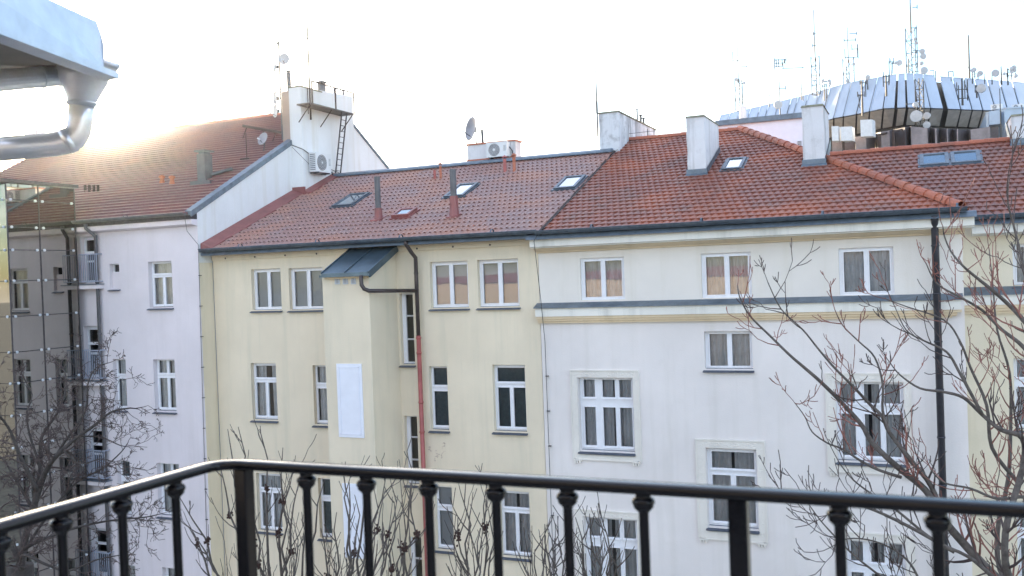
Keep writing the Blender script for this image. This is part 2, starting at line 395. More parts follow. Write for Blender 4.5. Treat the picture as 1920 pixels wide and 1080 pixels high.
def ridge_tiles(mb, A, B, r=.11, step=.36):
    A = Vector(A); B = Vector(B); L_ = (B-A).length; n = max(1, int(L_/step)); d = (B-A)/n
    ax = d.normalized(); sd_ = ax.cross(Vector((0, 0, 1))).normalized(); u = sd_.cross(ax)
    for i in range(n):
        p = A+d*i; q = p+d*1.06; i0 = len(mb.v); k = 7
        r0, r1 = r*1.12, r*.94; j = rnd.uniform(-.006, .006)
        for c, rr in ((p, r0), (q, r1), (q, r1-.02), (p, r0-.02)):
            for t in range(k):
                a = math.pi*t/(k-1)*1.1-.05*math.pi; mb.v.append(tuple(c + sd_*math.cos(a)*rr + u*(math.sin(a)*rr+j)))
        for (ra, rb) in ((0, 1), (3, 0)):
            for t in range(k-1):
                mb.f.append((i0+ra*k+t, i0+ra*k+t+1, i0+rb*k+t+1, i0+rb*k+t)); mb.mi.append(0); mb.uv.append([(i+.5, 50.5)]*4); mb.hasuv = True
def gutter(parent, x0, x1, Y, Z, r=.085, mat='gutter_metal'):
    mb = MB(); k = 9
    for (ra, rb) in (((r, r-.012)),):
        pr = [(Y+ra*math.cos(math.pi+math.pi*t/(k-1)), Z+ra*math.sin(math.pi+math.pi*t/(k-1))) for t in range(k)]
        pi_ = [(Y+rb*math.cos(math.pi+math.pi*t/(k-1)), Z+rb*math.sin(math.pi+math.pi*t/(k-1))) for t in range(k)]
        mb.extx(pr+pi_[::-1], x0, x1)
    mb.tube([(x0, Y-r, Z+.004), (x1, Y-r, Z+.004)], .014, 6)
    n = int((x1-x0)/1.0)
    for i in range(n+1):                    # straps
        x = x0+.25+i*1.0
        if x > x1-.1: break
        mb.box((x, Y-r-.008, Z-.02), (x+.03, Y+r, Z+.016))
        if i % 3 == 1: mb.tube([(x+.4, Y, Z), (x+.45, Y, Z)], r+.008, 16, cap=False)
    return mb.build('gutter', mat, parent, False)
def pipe(parent, pts, r, mat, name='downpipe', joints=()):
    mb = MB(); mb.tube(pts, r, 12)
    for p, q in joints: mb.tube([p, q], r*1.22, 12)
    return mb.build(name, mat, parent, True)
def skylight(parent, quad, pl, frame='gutter_metal', h=.10, fw_=.09, n=1, name='skylight'):
    """quad: four survey points bl, br, tr, tl lying on the roof plane"""
    P = [RP(x, y, pl) for x, y in quad]; nrm = pl[1]
    # square it up in the plane
    upv = Vector((0, nrm.z, -nrm.y)); x0 = (P[0].x+P[3].x)/2; x1 = (P[1].x+P[2].x)/2
    s = lambda p: (p-pl[0]).dot(upv); s0 = (s(P[0])+s(P[1]))/2; s1 = (s(P[2])+s(P[3]))/2
    def Q(x, t, hh): v = pl[0]+upv*t; return Vector((x, v.y, v.z)) + nrm*hh
    mb = MB(); gs = MB()
    W = (x1-x0)/n
    for k in range(n):
        a = x0+W*k+(.03 if k else 0); b = x0+W*(k+1)-(.03 if k < n-1 else 0)
        for (p, q, r, t) in ((a, b, s0, s0+fw_), (a, b, s1-fw_, s1), (a, a+fw_, s0+fw_, s1-fw_), (b-fw_, b, s0+fw_, s1-fw_)):
            mb.hexa([Q(p, r, -.02), Q(q, r, -.02), Q(q, t, -.02), Q(p, t, -.02)], [Q(p, r, h), Q(q, r, h), Q(q, t, h), Q(p, t, h)])
        gs.face([Q(a+fw_, s0+fw_, h-.03), Q(b-fw_, s0+fw_, h-.03), Q(b-fw_, s1-fw_, h-.03), Q(a+fw_, s1-fw_, h-.03)])
    f = .06
    mb.hexa([Q(x0-f, s0-f*1.3, .005), Q(x1+f, s0-f*1.3, .005), Q(x1+f, s1+f, .005), Q(x0-f, s1+f, .005)],
            [Q(x0-f, s0-f*1.3, .05), Q(x1+f, s0-f*1.3, .05), Q(x1+f, s1+f, .05), Q(x0-f, s1+f, .05)])
    o = mb.build(name, frame, parent)
    gs.build('pane', 'sky_glass', o)
plain('sky_glass', (.30, .36, .42), .06, .75, .05)

# ================================================================== THE SETTING
g_ = MB(); g_.face([(-1500, -1500, 0), (1500, -1500, 0), (1500, 1500, 0), (-1500, 1500, 0)])
tag(g_.build('ground', 'ground_soil'), kind='structure')
g_ = MB(); g_.box((-40, 21.4, .02), (25, 23.2, .10)); tag(g_.build('pavement', 'pavement'), kind='structure')

ZB = 0.05
PW = R(22.43); PYL = R(22.62); PPK = R(28.16)
Z = lambda z: z+CZ
# ================================================================== WHITE HOUSE (projecting block)
white = thing('cream_white_apartment_house', 'cream white apartment house with dark red hipped tile roof and moulded ledge', 'building')
XW0, XW1 = -10.06, .93
zEw = Z(1.19)                               # roof edge height at Y=24.5
zled_t, zled_b = RY(1400, 559, 25).z, RY(1400, 569.5, 24.72).z
zband = RY(1400, 587, 24.85).z; zmould = RY(1400, 601, 24.9).z
U = [('double', opening(1088, 1171, 483, 562, 25), 'sheer'), ('double', opening(1315, 1409, 474, 558, 25), 'light'), ('double', opening(1573, 1676, 464, 553, 25), 'sheer')]
Wn = [('double', opening(1321, 1411, 621, 692, 25), 'sheer'),
      ('triple', opening(1086, 1188, 709, 846, 25), 'drape'), ('triple', opening(1569, 1695, 717, 866, 25), 'sheer'),
      ('T', opening(1326, 1420, 842, 990, 25), 'sheer'), ('triple', opening(1097, 1196, 972, 1112, 25), 'sheer'),
      ('triple', opening(1589, 1699, 1016, 1170, 25), 'sheer')]
# storeys below the frame repeat the same bays
low = []
for (k, r, c) in (Wn[3], Wn[4], Wn[5]):
    for q in (1, 2): low.append((k, (r[0], r[1], r[2]-3.9*q, r[3]-3.9*q), c))
low = [l for l in low if l[1][2] > .8]
mb = MB(); holed(mb, XW0, XW1, zled_b, zEw-.05, 25, [r for _, r, _ in U], .2, .9, 0, 1)
mb.build('upper_wall', ['plaster_cream_top', 'room_dark'], white)
mb = MB(); holed(mb, XW0, XW1, ZB, zled_b, 25, [r for _, r, _ in Wn+low], .2, .9, 0, 1)
mb.face([(XW1, 25, ZB), (XW1, 38, ZB), (XW1, 38, zEw), (XW1, 25, zEw)], 0)
mb.face([(XW0, 25, ZB), (XW0, 38, ZB), (XW0, 38, zEw), (XW0, 25, zEw)], 0)
mb.face([(XW0, 38, ZB), (XW1, 38, ZB), (XW1, 38, zEw), (XW0, 38, zEw)], 0)
mb.build('wall', ['plaster_white', 'room_dark'], white)
for k, r, c in U: window(white, r, 25, k, .13, c, False)
for k, r, c in Wn+low: window(white, r, 25, k, .2, c)
# stucco surrounds with little feet
def surround(parent, x0, x1, y0, y1, hole):
    a, b, c, d = opening(x0, x1, y0, y1, 25); h = hole; mb = MB(); t = 24.965
    for bx in ((a, b, h[3]+.02, d), (a, h[0]-.02, c, h[3]+.02), (h[1]+.02, b, c, h[3]+.02), (h[0]-.02, h[1]+.02, c, h[2]-.12)):
        mb.box((bx[0], t, bx[2]), (bx[1], 25.01, bx[3]))
    for bx in ((a-.03, b+.03, d, d+.035), (a-.03, a, c, d), (b, b+.03, c, d), (h[0]-.1, h[1]+.1, c-.03, c)):
        mb.box((bx[0], t-.02, bx[2]), (bx[1], 25.01, bx[3]))
    r2 = random.Random(int(a*100))
    for _ in range(150):                    # low relief scrolls
        side = r2.random()
        if side < .4: x = r2.uniform(a+.06, b-.06); z = r2.uniform(h[3]+.06, d-.05)
        elif side < .7: x = r2.uniform(a+.04, h[0]-.06); z = r2.uniform(c, d)
        else: x = r2.uniform(h[1]+.06, b-.04); z = r2.uniform(c, d)
        rr = r2.uniform(.012, .03); mb.lathe((x, t+.004, z), [(rr, 0), (rr*.7, .008), (0.001, .012)], (0, -1, 0), 6)
    for xx in (a+.02, b-.22):
        for k in range(3): mb.box((xx+k*.07, t-.035, c-.12), (xx+.045+k*.07, 25, c-.005))
        mb.box((xx-.02, t-.045, c-.045), (xx+.22, 25, c-.005))
    mb.build('window_surround', 'stucco', parent)
surround(white, 1074, 1199, 696, 862, Wn[1][1]); surround(white, 1552, 1708, 702, 886, Wn[2][1])
surround(white, 1309, 1435, 827, 1012, Wn[3][1]); surround(white, 1084, 1206, 960, 1128, Wn[4][1]); surround(white, 1573, 1715, 1002, 1190, Wn[5][1])
# ledge, band, moulding
def ledge(parent, x0, x1, Y, zt, zb, zbd, zm, mats=('flashing', 'plaster_cornice', 'plaster_moulding')):
    mb = MB(); mb.extx([(Y+.005, zt), (Y-.30, zb+.015), (Y-.30, zb-.012), (Y+.005, zb-.012)], x0-.03, x1+.05)
    mb.build('ledge_cover', mats[0], parent)
    mb = MB(); mb.box((x0, Y-.24, zbd), (x1, Y+.01, zb-.013)); mb.build('band', mats[1], parent)
    mb = MB(); h = (zbd-zm)/3
    for i, o in enumerate((.20, .15, .09)):
        mb.box((x0+.02, Y-o, zbd-h*(i+1)), (x1-.02-(.18-o)*2, Y+.01, zbd-h*i-.002))
        mb.tube([(x0+.02, Y-o, zbd-h*i-.015), (x1-.1, Y-o, zbd-h*i-.015)], .016, 6)
    mb.build('moulding', mats[2], parent)
ledge(white, XW0-.06, XW1-.08, 25, zled_t, zled_b, zband, zmould)
# eaves cornice
mb = MB(); zc = zEw
mb.extx([(25.01, zc-.14), (24.50, zc-.19), (24.50, zc-.40), (24.58, zc-.42), (24.58, zc-.44), (25.01, zc-.44)], XW0-.05, XW1+.25)
mb.build('eaves_cornice', 'plaster_cornice', white)
mb = MB(); mb.extx([(25.01, zc-.442), (24.66, zc-.442), (24.75, zc-.50), (24.9, zc-.54), (24.9, zc-.56), (25.01, zc-.58)], XW0-.02, XW1+.05)
mb.build('eaves_moulding', 'plaster_moulding', white)
mb = MB(); mb.extx([(24.9, zc-.03), (24.43, zc-.07), (24.36, zc-.20), (24.9, zc-.185)], XW0-.12, XW1+.3); mb.build('eaves_flashing', 'flashing', white)
gutter(white, XW0+.2, XW1+.1, 24.33, zc+.03, .10)
# roof
LW = 8.0/math.cos(PW)+.65; apex = Vector((-5.6, 32.4, Z(4.46))); corner = Vector((.9, 24.42, zEw+.02))
P0w = (0, 24.40, zEw-.01); plw = slope(P0w, PW)
xhip = lambda s: corner.x + (apex.x-corner.x)*(s/LW)
xLw = RP(1014, 436, plw).x
mb = MB(); tiles(mb, lambda s: xLw, lambda s: xhip(s)+.02, P0w, PW, LW, .32, .19, .016, .036, 'pan')
mb.build('roof', 'tiles_white_house', white)
yR = P0w[1]+LW*math.cos(PW); zR = P0w[2]+LW*math.sin(PW); apex = Vector((xhip(LW), yR, zR))
mb = MB()                                   # hidden slopes close the roof
mb.face([corner-Vector((0, 0, .05)), (apex.x, yR+.0, zR-.03), (1.1, 40, zEw-.1)])
mb.face([(xLw, yR, zR-.02), (apex.x, yR, zR-.02), (1.1, 40, zEw-.1), (xLw, 40, zEw-.1)])
mb.face([(xLw, 24.6, zEw), (xLw, yR, zR-.03), (xLw, 40, zEw)])
mb.build('rear_roof', 'tiles_ridge', white)
mb = MB(); ridge_tiles(mb, corner+Vector((0, 0, .03)), apex+Vector((0, 0, .05)), .13, .40); ridge_tiles(mb, (xLw, yR, zR+.03), apex+Vector((0, 0, .03)), .10, .38)
mb.build('ridge', 'tiles_ridge', white)
mb = MB()                                   # verge board on the left edge
mb.hexa([(xLw-.04, P0w[1], P0w[2]-.08), (xLw+.02, P0w[1], P0w[2]-.08), (xLw+.02, yR, zR-.08), (xLw-.04, yR, zR-.08)],
        [(xLw-.04, P0w[1]-.03, P0w[2]+.07), (xLw+.02, P0w[1]-.03, P0w[2]+.07), (xLw+.02, yR, zR+.07), (xLw-.04, yR, zR+.07)])
mb.build('verge_flashing', 'rust_steel', white)
mb = MB(); mb.tube([RP(1013, 434, plw)+Vector((.1, 0, .08)), RP(1090, 352, plw)+Vector((.1, 0, .09)), RP(1155, 284, plw)+Vector((.1, 0, .1))], .008, 5)
mb.build('lightning_wire', 'galvanised', white)
# chimneys standing on the slope
def chimney(parent, xl, xr, yt, yb, depth, pl, topdrop=0, mat='plaster_chimney', flash='flashing', name='chimney', xm=None):
    """xl,xr: survey columns of the front face; yt,yb rows of its top and foot"""
    P = RP((xl+xr)/2, yb, pl); Y0 = P.y; x0 = RY(xl, (yt+yb)/2, Y0).x; x1 = RY(xr, (yt+yb)/2, Y0).x; zt = RY((xl+xr)/2, yt, Y0).z
    zb = P.z-.3
    mb = MB(); n = 6
    # slightly uneven plastered shaft
    j = lambda: rnd.uniform(-.012, .012)
    rings = []
    for k in range(n+1):
        z = zb+(zt-zb)*k/n; rings.append([(x0+j(), Y0+j(), z), (x1+j(), Y0+j(), z), (x1+j(), Y0+depth+j(), z), (x0+j(), Y0+depth+j(), z)])
    i0 = len(mb.v)
    for r in rings: mb.v += r
    for k in range(n):
        for q in range(4): mb.f.append((i0+k*4+q, i0+k*4+(q+1) % 4, i0+(k+1)*4+(q+1) % 4, i0+(k+1)*4+q)); mb.mi.append(0); mb.uv.append(None)
    mb.f.append(tuple(i0+n*4+q for q in range(4))); mb.mi.append(0); mb.uv.append(None)
    o = mb.build(name, mat, parent)
    cm = MB(); cm.hexa([(x0-.03, Y0-.03, zt-.01), (x1+.03, Y0-.03, zt-.01), (x1+.03, Y0+depth+.03, zt-.01), (x0-.03, Y0+depth+.03, zt-.01)],
                       [(x0+.0, Y0+.0, zt+.045), (x1-.0, Y0+.0, zt+.045), (x1-.0, Y0+depth, zt+.045), (x0+.0, Y0+depth, zt+.045)])
    cm.build('chimney_cap', 'cap_mossy', o)
    f = MB(); e = .035; tn = math.tan(math.atan2(-pl[1].y, pl[1].z))
    zp = lambda y: pl[0].z+(y-pl[0].y)*tn
    h = .22
    for (a, b) in (((x0-e, Y0-e), (x1+e, Y0-e)), ((x1+e, Y0-e), (x1+e, Y0+depth+e)), ((x0-e, Y0+depth+e), (x0-e, Y0-e))):
        f.face([(a[0], a[1], zp(a[1])-.05), (b[0], b[1], zp(b[1])-.05), (b[0], b[1], zp(b[1])+h), (a[0], a[1], zp(a[1])+h)])
    f.hexa([(x0-.06, Y0-.10, zp(Y0-.10)+.04), (x1+.06, Y0-.10, zp(Y0-.10)+.04), (x1+.06, Y0-e, zp(Y0)+.05), (x0-.06, Y0-e, zp(Y0)+.05)],
           [(x0-.06, Y0-.10, zp(Y0-.10)+.06), (x1+.06, Y0-.10, zp(Y0-.10)+.06), (x1+.06, Y0-e, zp(Y0)+.07), (x0-.06, Y0-e, zp(Y0)+.07)])
    f.build('chimney_flashing', flash, o)
    return (x0, x1, Y0, zt)
plain('cap_mossy', (.22, .22, .16), .9, 0, .4, 9, .3)
c1 = chimney(white, 1288, 1322, 219, 330, 2.15, plw)
c2 = chimney(white, 1505, 1545, 199, 312, 1.75, plw)
skylight(white, [(1353, 322), (1390, 320), (1400, 300), (1365, 301)], plw)
mb = MB(); a = RY(1572, 320, 31.2); mb.hexa([(a.x-.1, 31.0, a.z-.1), (a.x+.3, 31.0, a.z-.1), (a.x+.3, 33, a.z+.6), (a.x-.1, 33, a.z+.6)], [(a.x-.1, 31.0, a.z), (a.x+.3, 31.0, a.z), (a.x+.36, 33, a.z+.75), (a.x-.1, 33, a.z+.75)]); mb.build('valley_flashing', 'flashing', white)
# dark square-jointed downpipe
Pt = RY(1752, 404, 24.62); Pb = RY(1765, 900, 24.75)
mb = MB(); xx = Pt.x
mb.tube([(xx, 24.42, Pt.z), (xx, 24.5, Pt.z-.12), (xx, 24.62, Pt.z-.35), (xx, 24.62, ZB)], .085, 12)
for k in range(12): mb.tube([(xx, 24.62, Pt.z-.7-k*1.15), (xx, 24.62, Pt.z-.74-k*1.15)], .097, 12)
mb.build('downpipe', 'pipe_slate', white, True)

# ================================================================== RECESSED RIGHT HOUSE
YR2 = 27.2
right = thing('yellow_recessed_apartment_house', 'yellow apartment house set back at the right edge under a brown red tile roof', 'building')
XR0, XR1 = XW1, 16
zer = RY(1870, 405, YR2-.55).z
RW = [('double', opening(1899, 1990, 456, 534, YR2), 'light'), ('triple', opening(1902, 2000, 672, 806, YR2), 'sheer'), ('triple', opening(1908, 2010, 955, 1100, YR2), 'sheer')]
zl2t, zl2b = RY(1870, 537, YR2).z, RY(1870, 552, YR2-.28).z; zb2, zm2 = zl2b-.27, zl2b-.5
mb = MB(); holed(mb, XR0, XR1, ZB, zer-.05, YR2, [r for _, r, _ in RW], .2, .9, 0, 1)
mb.face([(XR1, YR2, ZB), (XR1, 40, ZB), (XR1, 40, zer), (XR1, YR2, zer)]); mb.face([(XR0, 40, ZB), (XR1, 40, ZB), (XR1, 40, zer), (XR0, 40, zer)])
mb.build('wall', ['plaster_yellow_deep', 'room_dark'], right)
for k, r, c in RW: window(right, r, YR2, k, .18, c)
ledge(right, XR0+.01, XR1, YR2, zl2t, zl2b, zb2, zm2)
mb = MB(); mb.extx([(YR2+.01, zer-.14), (YR2-.5, zer-.19), (YR2-.5, zer-.42), (YR2+.01, zer-.48)], XR0+.3, XR1); mb.build('eaves_cornice', 'plaster_cornice', right)
mb = MB(); mb.extx([(YR2-.1, zer-.03), (YR2-.57, zer-.07), (YR2-.64, zer-.20), (YR2-.1, zer-.185)], XR0+.28, XR1); mb.build('eaves_flashing', 'flashing', right)
gutter(right, XR0+.35, XR1, YR2-.67, zer+.03, .10)
P0r = (0, YR2-.60, zer-.0)
# pitch from the ridge line seen at the right
Rr = 6.6
zrr = None
PR = R(24.5)
plr = slope(P0r, PR)
rdg = RP(1890, 266, plr); LR = (rdg-Vector((rdg.x, P0r[1], P0r[2]))).length
mb = MB(); tiles(mb, lambda s: max(-5.0, XR0-.1-s*1.0) if s > .5 else XR0+.25, lambda s: XR1, P0r, PR, LR, .32, .19, .016, .036, 'pan'); mb.build('roof', 'tiles_right', right)
yr = P0r[1]+LR*math.cos(PR); zr = P0r[2]+LR*math.sin(PR)
mb = MB(); ridge_tiles(mb, (-5.0, yr, zr+.04), (XR1, yr, zr+.04), .10, .4); mb.build('ridge', 'tiles_ridge', right)
mb = MB(); mb.face([(-5, yr, zr-.02), (XR1, yr, zr-.02), (XR1, 42, zer-.5), (-5, 42, zer-.5)]); mb.build('rear_roof', 'tiles_ridge', right)
skylight(right, [(1722, 316), (1839, 306), (1837, 287), (1728, 293)], plr, 'flashing', .10, .1, 2)
chimney(right, 1897, 1935, 216, 272, 1.6, plr, name='chimney')

# ================================================================== YELLOW HOUSE
yel = thing('yellow_apartment_house', 'pale yellow apartment house with projecting stair bay and faded red tile roof', 'building')
XY0, XY1 = -21.9, -10.07
zEy = Z(1.23)
YWn = [('double', opening(472, 527, 504, 581, 25), 'blind'), ('double', opening(542, 606, 502, 580, 25), 'blind'),
       ('double', opening(807, 878, 490, 577, 25), 'blind'), ('double', opening(896, 973, 486, 575, 25), 'blind'),
       ('T', opening(472, 519, 681, 787, 25), 'parted'), ('one', opening(588, 617, 685, 796, 25), 'sheer'),
       ('stair', opening(751, 776, 550, 683, 25), None), ('stair', opening(760, 784, 780, 908, 25), None), ('stair', opening(768, 792, 1007, 1140, 25), None),
       ('one', opening(806, 840, 687, 806, 25), 'green'), ('T', opening(925, 986, 684, 809, 25), 'green'),
       ('T', opening(482, 528, 888, 996, 25), 'sheer'), ('one', opening(598, 626, 897, 1009, 25), 'green'),
       ('one', opening(816, 849, 912, 1031, 25), 'blind'), ('T', opening(938, 994, 921, 1044, 25), 'sheer')]
low = []
for i in (11, 12, 13, 14): 
    k, r, c = YWn[i]; low.append((k, (r[0], r[1], r[2]-3.6, r[3]-3.6), c))
mb = MB(); holed(mb, XY0, XY1, ZB, zEy-.05, 25, [r for _, r, _ in YWn+low], .2, .9, 0, 1)
mb.face([(XY0, 38, ZB), (XY1, 38, ZB), (XY1, 38, zEy), (XY0, 38, zEy)])
mb.build('wall', ['plaster_yellow', 'room_dark'], yel)
for k, r, c in YWn+low: window(yel, r, 25, k, .2, c)
# board under the eaves
mb = MB(); mb.box((XY0+.02, 24.93, zEy-.36), (XY1-.15, 25.01, zEy-.12)); mb.build('eaves_board', 'plaster_yellow', yel)
mb = MB()
for k in range(9): 
    x = XY0+.6+k*1.22; mb.lathe((x, 24.928, zEy-.30), [(.03, 0), (.03, .012), (.001, .014)], (0, -1, 0), 8)
mb.build('eaves_vent', 'pipe_brown', yel)
mb = MB(); mb.extx([(24.92, zEy-.04), (24.50, zEy-.07), (24.45, zEy-.19), (24.92, zEy-.19)], XY0-.05, XY1-.1); mb.build('eaves_flashing', 'flashing', yel)
gutter(yel, XY0+.02, XY1+.25, 24.38, zEy+.02, .10)
P0y = (0, 24.45, zEy); ply = slope(P0y, PYL); LY = 7.15/math.cos(PYL)
mb = MB(); tiles(mb, lambda s: XY0+.42, lambda s: xLw+.02, P0y, PYL, LY, .375, .18, .018, .012, 'roll'); mb.build('roof', 'tiles_yellow_house', yel)
yr = P0y[1]+LY*math.cos(PYL); zr = P0y[2]+LY*math.sin(PYL)
mb = MB(); mb.face([(XY0, yr, zr-.02), (XY1, yr, zr-.02), (XY1, 39, zEy-.2), (XY0, 39, zEy-.2)])
mb.face([(XY0+.0, P0y[1], P0y[2]-.01), (XY0+.5, P0y[1], P0y[2]-.01), (XY0+.5, yr, zr-.01), (XY0, yr, zr-.01)]); mb.build('rear_roof', 'flashing_red', yel)
mb = MB(); mb.extx([(yr-.22, zr-.02), (yr-.20, zr+.05), (yr, zr+.13), (yr+.15, zr+.05), (yr+.15, zr-.02)], XY0, xLw-.05); mb.build('ridge', 'flashing', yel)
# red flashing along the gable
B = Vector((-21.93, 29.69, Z(3.2))); XG = -21.93; XBR = -21.41
zpy = lambda y: P0y[2]+(y-P0y[1])*math.tan(PYL)
mb = MB(); hh = .16
mb.hexa([(XG+.02, 24.45, zpy(24.45)-.05), (XG+.46, 24.45, zpy(24.45)-.02), (XG+.46, yr, zr-.02), (XG+.02, yr, zr-.05)],
        [(XG+.02, 24.45, zpy(24.45)+hh+.06), (XG+.46, 24.45, zpy(24.45)+.05), (XG+.46, yr, zr+.05), (XG+.02, yr, zr+hh+.06)])
mb.hexa([(XBR+.01, 29.60, zpy(29.6)-.05), (XBR+.30, 29.60, zpy(29.6)-.02), (XBR+.30, yr, zr-.02), (XBR+.01, yr, zr-.05)],
        [(XBR+.01, 29.60, zpy(29.6)+hh), (XBR+.30, 29.60, zpy(29.6)+.06), (XBR+.30, yr, zr+.06), (XBR+.01, yr, zr+hh)])
mb.box((XG, 29.58, zpy(29.5)), (XBR+.04, 29.66, zpy(29.6)+.30))
mb.build('gable_flashing', 'flashing_red', yel)
for q in ([(627, 390), (660, 388), (691, 366), (656, 366)], [(837, 372), (865, 371), (899, 348), (860, 348)], [(1040, 358), (1077, 355), (1099, 334), (1060, 334)]):
    skylight(yel, q, ply)
skylight(yel, [(739, 410), (765, 410), (782, 397), (751, 396)], ply, 'flashing_red', .14)
def vent(parent, x, y0, y1, r, pl, mat='duct_grey', base='flashing_red', bh=.25, cap=None):
    P = RP(x, y1, pl); zt = RY(x, y0, P.y).z; mb = MB(); mb.tube([(P.x, P.y, P.z-.1), (P.x, P.y, zt)], r, 12)
    if cap: mb.lathe((P.x, P.y, zt+.05), [(r*1.7, 0), (r*1.7, .02), (.001, .09)], n=12); [mb.tube([(P.x+s*r*.9, P.y, zt-.02), (P.x+s*r*.9, P.y, zt+.06)], .008, 4) for s in (-1, 1)]
    o = mb.build('vent_pipe', mat, parent, False)
    if base:
        b = MB(); b.tube([(P.x, P.y, P.z-.12), (P.x, P.y, P.z+bh*.4), (P.x, P.y, P.z+bh)], [r*1.9, r*1.35, r*1.25], 12)
        b.hexa([(P.x-.2, P.y-.22, P.z-.10), (P.x+.2, P.y-.22, P.z-.10), (P.x+.2, P.y+.2, P.z+.09), (P.x-.2, P.y+.2, P.z+.09)], [(P.x-.2, P.y-.22, P.z-.03), (P.x+.2, P.y-.22, P.z-.03), (P.x+.2, P.y+.2, P.z+.13), (P.x-.2, P.y+.2, P.z+.13)])
        b.build('pipe_flashing', base, o)
vent(yel, 710, 331, 411, .095, ply, bh=.36); vent(yel, 852, 317, 405, .10, ply, bh=.62)
vent(yel, 815.5, 319, 335, .05, ply, 'pipe_red', None); vent(yel, 826.5, 311, 336, .045, ply, 'terracotta', None, cap=1)
vent(yel, 947, 298, 322, .06, ply, 'pipe_red', None, cap=1); vent(yel, 964.5, 294, 321, .055, ply, 'terracotta', None, cap=1)
# ridge chimney with outdoor unit
cY = yr+.35; a = RY(877, 300, cY).x; b = RY(967, 300, cY).x; zt = RY(920, 269, cY).z
mb = MB(); mb.box((a, cY, zr-.6), (b, cY+.55, zt)); mb.build('chimney', 'plaster_chimney', yel)
mb = MB(); mb.box((a-.04, cY-.04, zt+.002), (b+.04, cY+.59, zt+.06)); mb.box((a-.02, cY-.06, zr-.2), (b+.02, cY-.005, zr+.22), ); mb.build('chimney_cap', 'terracotta', yel)
midchim = (a, b, cY, zt)
# tall ridge chimney on the party line with the white house
Yc = 31.7; a = RY(1124, 260, Yc).x; b = RY(1161, 260, Yc).x; zt = RY(1140, 212, Yc).z; 
mb = MB(); Yf = RX(1229, 240, b).y; mb.box((a, Yc, Z(3)), (b, Yf, zt)); mb.build('chimney', 'plaster_chimney_dirty', yel)
mb = MB(); mb.box((a-.03, Yc-.03, zt+.002), (b+.03, Yf+.03, zt+.05)); mb.build('chimney_cap', 'cap_mossy', yel)
partychim = (a, b, Yc, Yf, zt)
# stair bay
XB0, XB1, YB = RY(616, 800, 23.42).x, -14.78, 23.42
XB0 = RX(0, 0, -1).x if False else RY(608, 620, YB).x
zb0, zb1 = RY(650, 516, YB).z, RY(700, 470, 25).z
mb = MB()
mb.face([(XB0, YB, ZB), (XB1, YB, ZB), (XB1, YB, zb0), (XB0, YB, zb0)])
mb.face([(XB1, YB, ZB), (XB1, 25, ZB), (XB1, 25, zb1), (XB1, YB, zb0)])
mb.face([(XB0, YB, ZB), (XB0, 25, ZB), (XB0, 25, zb1), (XB0, YB, zb0)])
mb.build('stair_bay', 'plaster_yellow', yel)
mb = MB(); f0 = RY(602, 509, YB-.16); f1 = RY(690, 510, YB-.16); zt1 = zb1+.10
xa, xb = f0.x, XB1+.10; ztop = RY(700, 465, 24.55).z
mb.hexa([(xa, YB-.16, zb0-.0), (xb, YB-.16, zb0-.0), (xb, 24.9, ztop-.08), (xa, 24.9, ztop-.08)], [(xa, YB-.16, zb0+.07), (xb, YB-.16, zb0+.07), (xb, 24.9, ztop+.03), (xa, 24.9, ztop+.03)])
for t in (0, .5, 1):
    x = xa+(xb-xa)*t; mb.bar((x, YB-.16, zb0+.085), (x, 24.9, ztop+.045), .035, .05)
mb.bar((xb+.02, YB-.18, zb0+.0), (xb+.02, 24.9, ztop-.03), .05, .20); mb.bar((xa-.03, YB-.19, zb0-.01), (xb+.06, YB-.19, zb0-.01), .07, .07)
mb.build('bay_roof', 'bay_roof', yel)
mb = MB(); mb.box((xa+.08, YB-.10, zb0-.10), (xb-.1, YB-.002, zb0-.012)); mb.build('bay_eaves', 'plaster_moulding', yel)
for x in (633.5, 648.5, 663.5):
    a = RY(x-5, 524, YB); b = RY(x+4, 524, YB); mb = MB(); zt = RY(x, 515, YB).z; z0 = RY(x, 533, YB).z
    mb.box((a.x, YB-.03, z0), (b.x, YB+.01, zt)); 
    for k in range(9): z = z0+.03+(zt-z0-.05)*k/9; mb.box((a.x+.03, YB-.036, z), (b.x-.03, YB-.029, z+.012), 1)
    mb.build('vent_grille', ['box_white', 'ac_grille'], yel)
for (x0, x1, y0, y1) in ((634, 681, 682, 820), (645, 685, 907, 1046)):
    a, b, c, d = opening(x0, x1, y0, y1, YB); mb = MB(); mb.box((a, YB-.03, c), (b, YB+.01, d)); t = .09
    for bx in ((a+t, b-t, d-t-.02, d-t), (a+t, b-t, c+t, c+t+.02), (a+t, a+t+.02, c+t, d-t), (b-t-.02, b-t, c+t, d-t)): mb.box((bx[0], YB-.045, bx[2]), (bx[1], YB-.029, bx[3]))
    mb.build('blind_panel', 'panel_white', yel)
# peeling plaster patch beside the red pipe: thin flakes
mb = MB(); r3 = random.Random(5); ang = 0
for k in range(5):                          # a few wandering cracks with lifted edges
    x, y = r3.uniform(806, 838), r3.uniform(838, 866); ang = r3.uniform(0, 6.28)
    for _ in range(9):
        ang += r3.gauss(0, .7); x += math.cos(ang)*2.2; y += math.sin(ang)*2.2; c = RY(x, y, 25); q = r3.uniform(.006, .02)
        mb.face([(c.x-q*1.6, 24.994, c.z), (c.x, 24.994, c.z-q), (c.x+q*1.6, 24.994, c.z+q*.2), (c.x, 24.994, c.z+q*.8)])
mb.build('peeling_patch', 'plaster_tan', yel)
